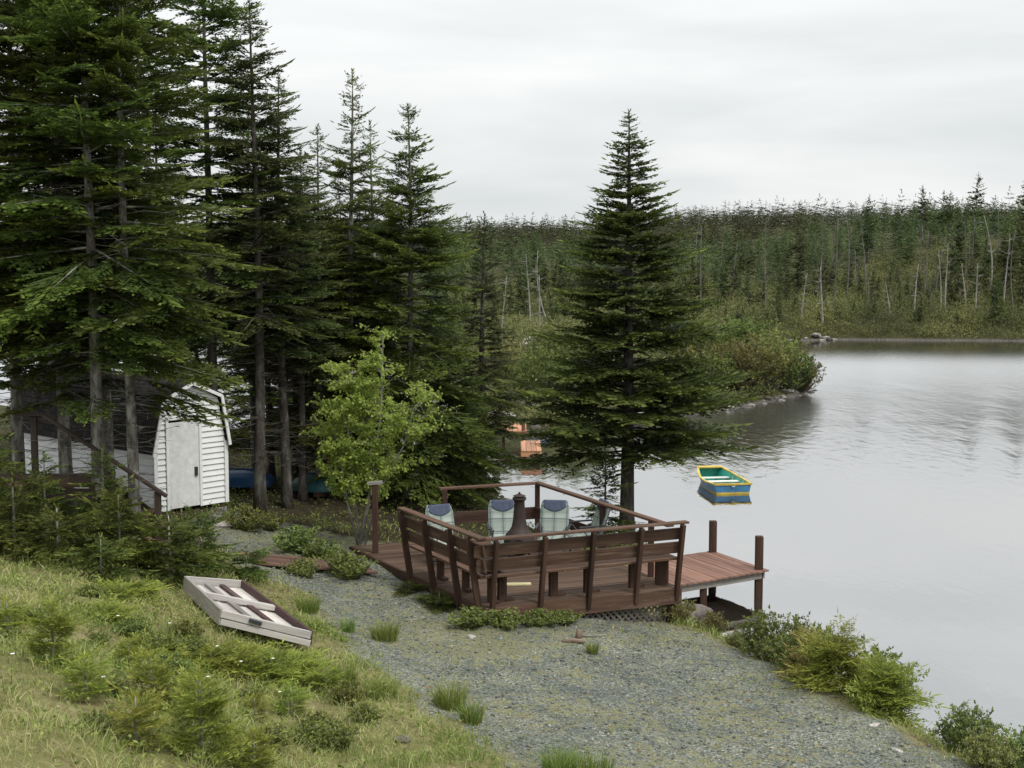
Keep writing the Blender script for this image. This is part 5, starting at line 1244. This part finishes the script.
def laps(mb, o, e, n, span, z0, z1, hgt=.115, gap_=.008):
    z = z0
    while z < z1 - .01:
        za = min(z + hgt, z1); u0, u1 = span(z); w0, w1 = span(za)
        u0b, u1b = max(u0, w0), min(u1, w1)
        if u1b - u0b < .04: break
        P = []
        for zz, pr in ((z, .034), (za, .006)):
            a0, a1 = (u0, u1) if zz == z else (w0, w1); zz = zz if zz == z else zz - gap_
            P += [o + e * a0 + Vector((0, 0, zz)) + n * -.01, o + e * a1 + Vector((0, 0, zz)) + n * -.01, o + e * a1 + Vector((0, 0, zz)) + n * pr, o + e * a0 + Vector((0, 0, zz)) + n * pr]
        mb.box8(P); z = za
Z0 = Vector((0, 0, 0))
def front_span(z): h = halfw(z); return (SW / 2 - h, SW / 2 + h)
DW0, DW1, DH = .30, 1.02, 1.72
for o, n, nm in ((Z0, -sd_, 'front_wall'), (sd_ * SL, sd_, 'rear_wall')):
    mb = MB()
    if nm == 'front_wall':
        laps(mb, o, gd, n, lambda z: (0, DW0 - .06), .0, 1.25); laps(mb, o, gd, n, lambda z: (DW1 + .06, SW), .0, 1.25)
        laps(mb, o, gd, n, lambda z: (front_span(z)[0], DW0 - .06), 1.25, DH + .06); laps(mb, o, gd, n, lambda z: (DW1 + .06, front_span(z)[1]), 1.25, DH + .06)
        laps(mb, o, gd, n, front_span, DH + .06, 2.40)
    else: laps(mb, o, gd, n, front_span, 0, 2.40)
    mb.build(nm, M['siding'], sh)
for o, n in ((Z0, -gd), (gd * SW, gd)):
    mb = MB(); laps(mb, o, sd_, n, lambda z: (0.015, SL - .015), .0, 1.22, .15, .016); mb.build('side_wall', M['siding'], sh)
rf = None
prof = [(-.10, 1.14), (SW / 2 - SW / 2 * .80 - .02, 2.20), (SW / 2, 2.50), (SW / 2 + SW / 2 * .80 + .02, 2.20), (SW + .03, 1.20)]
mb = MB()
for (a, za), (b, zb) in zip(prof[:-1], prof[1:]):
    e0, e1 = -.12, SL + .12; sl = math.hypot(b - a, zb - za)
    nn = (gd * -(zb - za) + Vector((0, 0, b - a))).normalized() * .04
    q = [gd * a + sd_ * e0 + Vector((0, 0, za)), gd * b + sd_ * e0 + Vector((0, 0, zb)), gd * b + sd_ * e1 + Vector((0, 0, zb)), gd * a + sd_ * e1 + Vector((0, 0, za))]
    lo = [(e0, 0, 0), (e0, sl, 0), (e1, sl, 0), (e1, 0, 0)]
    mb.box8(q + [p + nn for p in q], lo + lo)
rf = mb.build('roof', M['shingle'], sh)
for (a, za), (b, zb) in zip(prof[:-1], prof[1:]):
    d = gd * (b - a) + Vector((0, 0, zb - za)); m_ = MB(); o = sd_ * -.145 + Vector((0, 0, -.03))
    m_.beam(gd * a + Vector((0, 0, za)) + o, gd * b + Vector((0, 0, zb)) + o, .03, .06, d.cross(sd_)); m_.build('barge_board', M['trim'], rf)
for u, w_, z1 in ((.0, .08, 1.25), (SW, .08, 1.25), (DW0 - .025, .06, DH + .05), (DW1 + .025, .06, DH + .05)):
    mb = MB(); p = gd * u - sd_ * .044; mb.beam(p, p + Vector((0, 0, z1)), .028, w_, gd); mb.build('corner_trim' if w_ > .07 else 'door_trim', M['trim'], sh)
mb = MB(); mb.beam(gd * (DW0 - .055) - sd_ * .045 + Vector((0, 0, DH + .08)), gd * (DW1 + .055) - sd_ * .045 + Vector((0, 0, DH + .08)), .028, .06); mb.build('door_trim', M['trim'], sh)
mb = MB(); p = gd * ((DW0 + DW1) / 2) - sd_ * .02; mb.beam(p + Vector((0, 0, .02)), p + Vector((0, 0, DH)), .03, DW1 - DW0 - .012, gd); dr = mb.build('door', M['door'], sh, .004)
mb = MB(); p = gd * (DW1 - .09) - sd_ * .05; mb.beam(p + Vector((0, 0, .62)), p + Vector((0, 0, .80)), .03, .07, gd); mb.build('handle', M['metal'], dr, .006)
for u, v in ((.12, .1), (SW - .12, .1), (.12, SL / 2), (.12, SL - .1), (SW - .12, SL - .1)):
    p = gd * u + sd_ * v; g = gz(SH0.x + p.x, SH0.y + p.y) - SH0.z; mb = MB(); mb.beam(p + Vector((0, 0, min(g, -.1) - .15)), p + Vector((0, 0, -.10)), .26, .26, gd); mb.build('foundation_block', M['rock_block'] if 'rock_block' in M else M.setdefault('rock_block', flat_mat('concrete_block', (.24, .235, .22), .95, .3, 8, .1)), sh, .01)
mb = MB()
for u in (.12, SW - .12): mb.beam(gd * u + Vector((0, 0, -.052)), gd * u + sd_ * SL + Vector((0, 0, -.052)), .10, .10)
mb.build('floor_skid', M['rail'], sh)

# ------------------------------------------------------------------ the stair landing in front of the shed
sl_ = empty('stair_landing', (-8.3, 26.1, 2.0)); tag(sl_, 'brown wooden stair landing with sloping handrail before the shed', 'stairs')
mb = MB(); planks(mb, [(-9.6, 25.75), (-7.25, 25.75), (-7.25, 27.0), (-9.6, 27.0)], (1, 0), 2.80, 2.84, .14, .012); part(mb, 'platform', 'deck', sl_, 0)
mb = MB(); mb.beam((-9.6, 25.72, 2.69), (-7.23, 25.72, 2.69), .04, .20); part(mb, 'fascia', 'oldrail', sl_)
for x, y, t in ((-8.25, 25.68, 4.06), (-9.5, 25.85, 2.8), (-7.32, 25.85, 2.8), (-7.32, 26.9, 2.8), (-9.5, 26.9, 2.8), (-6.14, 25.68, 2.74)):
    mb = MB(); mb.beam((x, y, gz(x, y) - .2), (x, y, t), .10, .10, (0, 1, 0)); part(mb, 'post', 'oldrail', sl_)
mb = MB(); mb.beam((-8.52, 25.66, 4.085), (-8.08, 25.66, 4.085), .12, .045); part(mb, 'top_rail', 'oldrail', sl_)
mb = MB(); mb.beam((-8.08, 25.66, 4.08), (-5.98, 25.66, 2.66), .12, .05); part(mb, 'handrail', 'oldrail', sl_)
for yy in (25.8, 26.75): mb = MB(); mb.beam((-7.22, yy, 2.62), (-6.15, yy, 1.85), .04, .22); part(mb, 'stringer', 'oldrail', sl_)
for k in range(4): mb = MB(); mb.beam((-7.08 + .27 * k, 25.78, 2.62 - .195 * k), (-7.08 + .27 * k, 26.78, 2.62 - .195 * k), .26, .04); part(mb, 'tread', 'deck', sl_)

# ------------------------------------------------------------------ weathered white frame on the slope
wf = empty('wooden_crate', (-3.7, 20.6, 1.9)); tag(wf, 'weathered white shallow wooden crate with cross beams lying tilted on the slope', 'crate')
c00, c10, c11, c01 = [Vector(p) for p in ((-4.84, 21.84, 2.14), (-4.01, 21.9, 2.06), (-2.63, 19.25, 2.01), (-3.80, 19.25, 2.30))]
dn_ = Vector((0, 0, -1))
def lerp2(a, b): return (c00 * (1 - a) + c10 * a) * (1 - b) + (c01 * (1 - a) + c11 * a) * b
nrm = (c10 - c00).cross(c01 - c00).normalized(); nrm = nrm if nrm.z > 0 else -nrm
def side(p, q, name, mat, h=.26): mb = MB(); mb.beam(p - nrm * h / 2, q - nrm * h / 2, .045, h, nrm); part(mb, name, mat, wf)
side(c00, c01, 'side_board', 'greywood', .22); side(c10, c11, 'side_board', 'maroon', .19); side(c00, c10, 'end_board', 'whitewood', .12)
mb = MB(); mb.beam(c01 - nrm * .06, c11 - nrm * .06, .05, .10, nrm); part(mb, 'end_board', 'whitewood', wf); mb = MB(); mb.beam(c01 - nrm * .165, c11 - nrm * .165, .05, .08, nrm); part(mb, 'end_board', 'whitewood', wf)
mb = MB()
for k in range(8):
    a = .06 + k * .126; 
    mb.beam(lerp2(a, .02) - nrm * .12, lerp2(a, .98) - nrm * .12, .118, .022, nrm)
part(mb, 'slats', 'whitewood', wf, .003)
mb = MB(); mb.beam(lerp2(-.0, .46) - nrm * .045, lerp2(1.0, .52) - nrm * .045, .10, .07, nrm); part(mb, 'cross_beam', 'whitewood', wf)
for a in (.36, .62): mb = MB(); mb.beam(lerp2(a, .03) - nrm * .086, lerp2(a + .04, .97) - nrm * .086, .075, .045, nrm); part(mb, 'batten', 'maroon' if a > .5 else 'greywood', wf)
mb = MB(); mb.beam(lerp2(.3, 1.015) - nrm * .05, lerp2(.44, 1.015) - nrm * .06, .05, .05, nrm); part(mb, 'latch', 'metal', wf)
# under-side boards down to the ground on the left
mb = MB(); mb.beam(c00 - nrm * .40 + Vector((-.06, 0, 0)), c01 - nrm * .38 + Vector((-.06, 0, 0)), .05, .14, nrm); part(mb, 'skid', 'greywood', wf)

# ------------------------------------------------------------------ boardwalk, planks, hulls under the trees, bits on the gravel
bw = empty('boardwalk', (-3.5, 26.1, 1.4)); tag(bw, 'low walkway of long brown planks leading to the deck', 'boardwalk')
for k in range(6):
    y = 25.72 + k * .145; mb = MB(); mb.beam((-4.95 - .03 * k, y - .12, gz(-4.7, 26) + .05), (-2.35 - .11 * k, y + .12, 1.275), .135, .035); part(mb, 'plank', 'board', bw)
for x in (-4.6, -3.6, -2.8): mb = MB(); z = np.interp(x, (-4.95, -2.35), (gz(-4.7, 26) + .05, 1.275)) - .06; mb.beam((x, 25.55, z), (x, 26.5, z), .09, .08); part(mb, 'bearer', 'rail', bw)
mb = MB(); mb.beam((-6.35, 24.9, gz(-6.35, 24.9) + .32), (-5.25, 24.35, gz(-5.25, 24.35) + .10), .22, .035, (.1, .3, 1)); tag(mb.build('rusty_board', M['board']), 'rusty brown board leaning among the young firs below the shed', 'board')
M['hull_blue'] = flat_mat('blue_hull', (.02, .085, .20), .45, .2, 4, .4); M['hull_teal'] = flat_mat('teal_hull', (.035, .11, .12), .5, .25, 4, .3)
def upturned(label, x, y, rz, L, mat):
    o = empty('upturned_boat', (x, y, gz(x, y) + .10), rz); tag(o, label, 'boat')
    mb = MB(); P = []
    for i in range(13):
        t = i / 12; hw = .48 * math.sin(math.pi * (.10 + .80 * t)) ** .6; hh = .34 * math.sin(math.pi * (.12 + .76 * t)) ** .5
        P.append([((t - .5) * L, hw * math.cos(a), hh * max(0, math.sin(a)) ** .6 + .02) for a in np.linspace(0, math.pi, 11)])
    mb.grid(P); mb.add([p for p in P[0]], [tuple(range(11))]); mb.add([p for p in P[-1]], [tuple(range(11))]); mb.build('hull', M[mat], o)
    mb = MB(); mb.beam((-L * .42, 0, .37), (L * .42, 0, .37), .03, .035); mb.build('keel', M[mat], o)
    mb = MB()
    for sg in (1, -1): mb.tube([((t - .5) * L, sg * (.48 * math.sin(math.pi * (.10 + .80 * t)) ** .6 + .01), .03) for t in np.linspace(0, 1, 9)], .018, 6)
    mb.build('gunwale', M[mat], o)
    for xx in (-.3, .3): mb = MB(); mb.beam((xx * L, -.55, -.02), (xx * L, .55, -.02), .1, .1); mb.build('rest', M['rail'], o)
upturned('upturned bright blue boat behind the shed and the tallest dark fir', -6.2, 34.3, R(-12), 1.35, 'hull_blue')
upturned('upturned dull teal boat under the firs behind the birch', -4.5, 34.1, R(-25), 1.05, 'hull_teal')
mb = MB(); mb.tube([(-.17, 0, .03), (0, .03, .035), (.17, -.02, .03)], [.034, .038, .028], 8); o = mb.build('log', M['drift']); o.location = (.93, 22.25, gz(.93, 22.25)); o.rotation_euler = (0, 0, .1); tag(o, 'short brown driftwood log on the gravel before the deck', 'log')
mb = MB(); mb.tube([(0, 0, -.05), (.01, 0, .13)], [.055, .05], 8); o = mb.build('stump', M['drift']); o.location = (1.02, 22.5, gz(1.02, 22.5)); tag(o, 'small cut stump standing beside the driftwood log', 'stump')
mb = MB(); mb.tube([(-.22, 0, .03), (.2, .08, .03)], [.018, .012], 6); o = mb.build('stick', M['snag']); o.location = (1.25, 22.55, gz(1.25, 22.55)); tag(o, 'pale stick lying right of the small stump', 'stick')
for i, (x, y, k, dk_, s, lab) in enumerate([(-.62, 22.3, 0, 0, .16, 'pale pinkish stone on the gravel left of the deck corner'), (-2.6, 22.2, 3, 1, .18, 'flat brown stone by the dry grass'), (.75, 18.9, 0, 1, .09, 'small dark stone lying out on the gravel'),
    (4.55, 18.3, 1, 0, .12, 'pale flat stone at the gravel edge near the bank firs'), (4.6, 17.4, 1, 0, .13, 'pinkish flat stone at the lower gravel edge'), (3.7, 22.6, 2, 0, .2, 'pale stone on the gravel edge under the big shrub'),
    (-1.2, 15.9, 2, 1, .2, 'brown stone in the straw at the bottom of the slope'), (-5.5, 28.3, 2, 0, .45, 'grey stone in front of the shed corner'), (3.1, 25.9, 0, 1, .6, 'dark boulder under the corner of the deck'), (3.3, 26.8, 2, 1, .8, 'dark boulder at the water between deck and dock')]):
    o = bpy.data.objects.new('stone', RKM[k][dk_]); COL.objects.link(o); o.location = (x, y, gz(x, y) + .03 * s); o.scale = (s, s, s); o.rotation_euler = (0, 0, i * 1.3); tag(o, lab, 'stone')
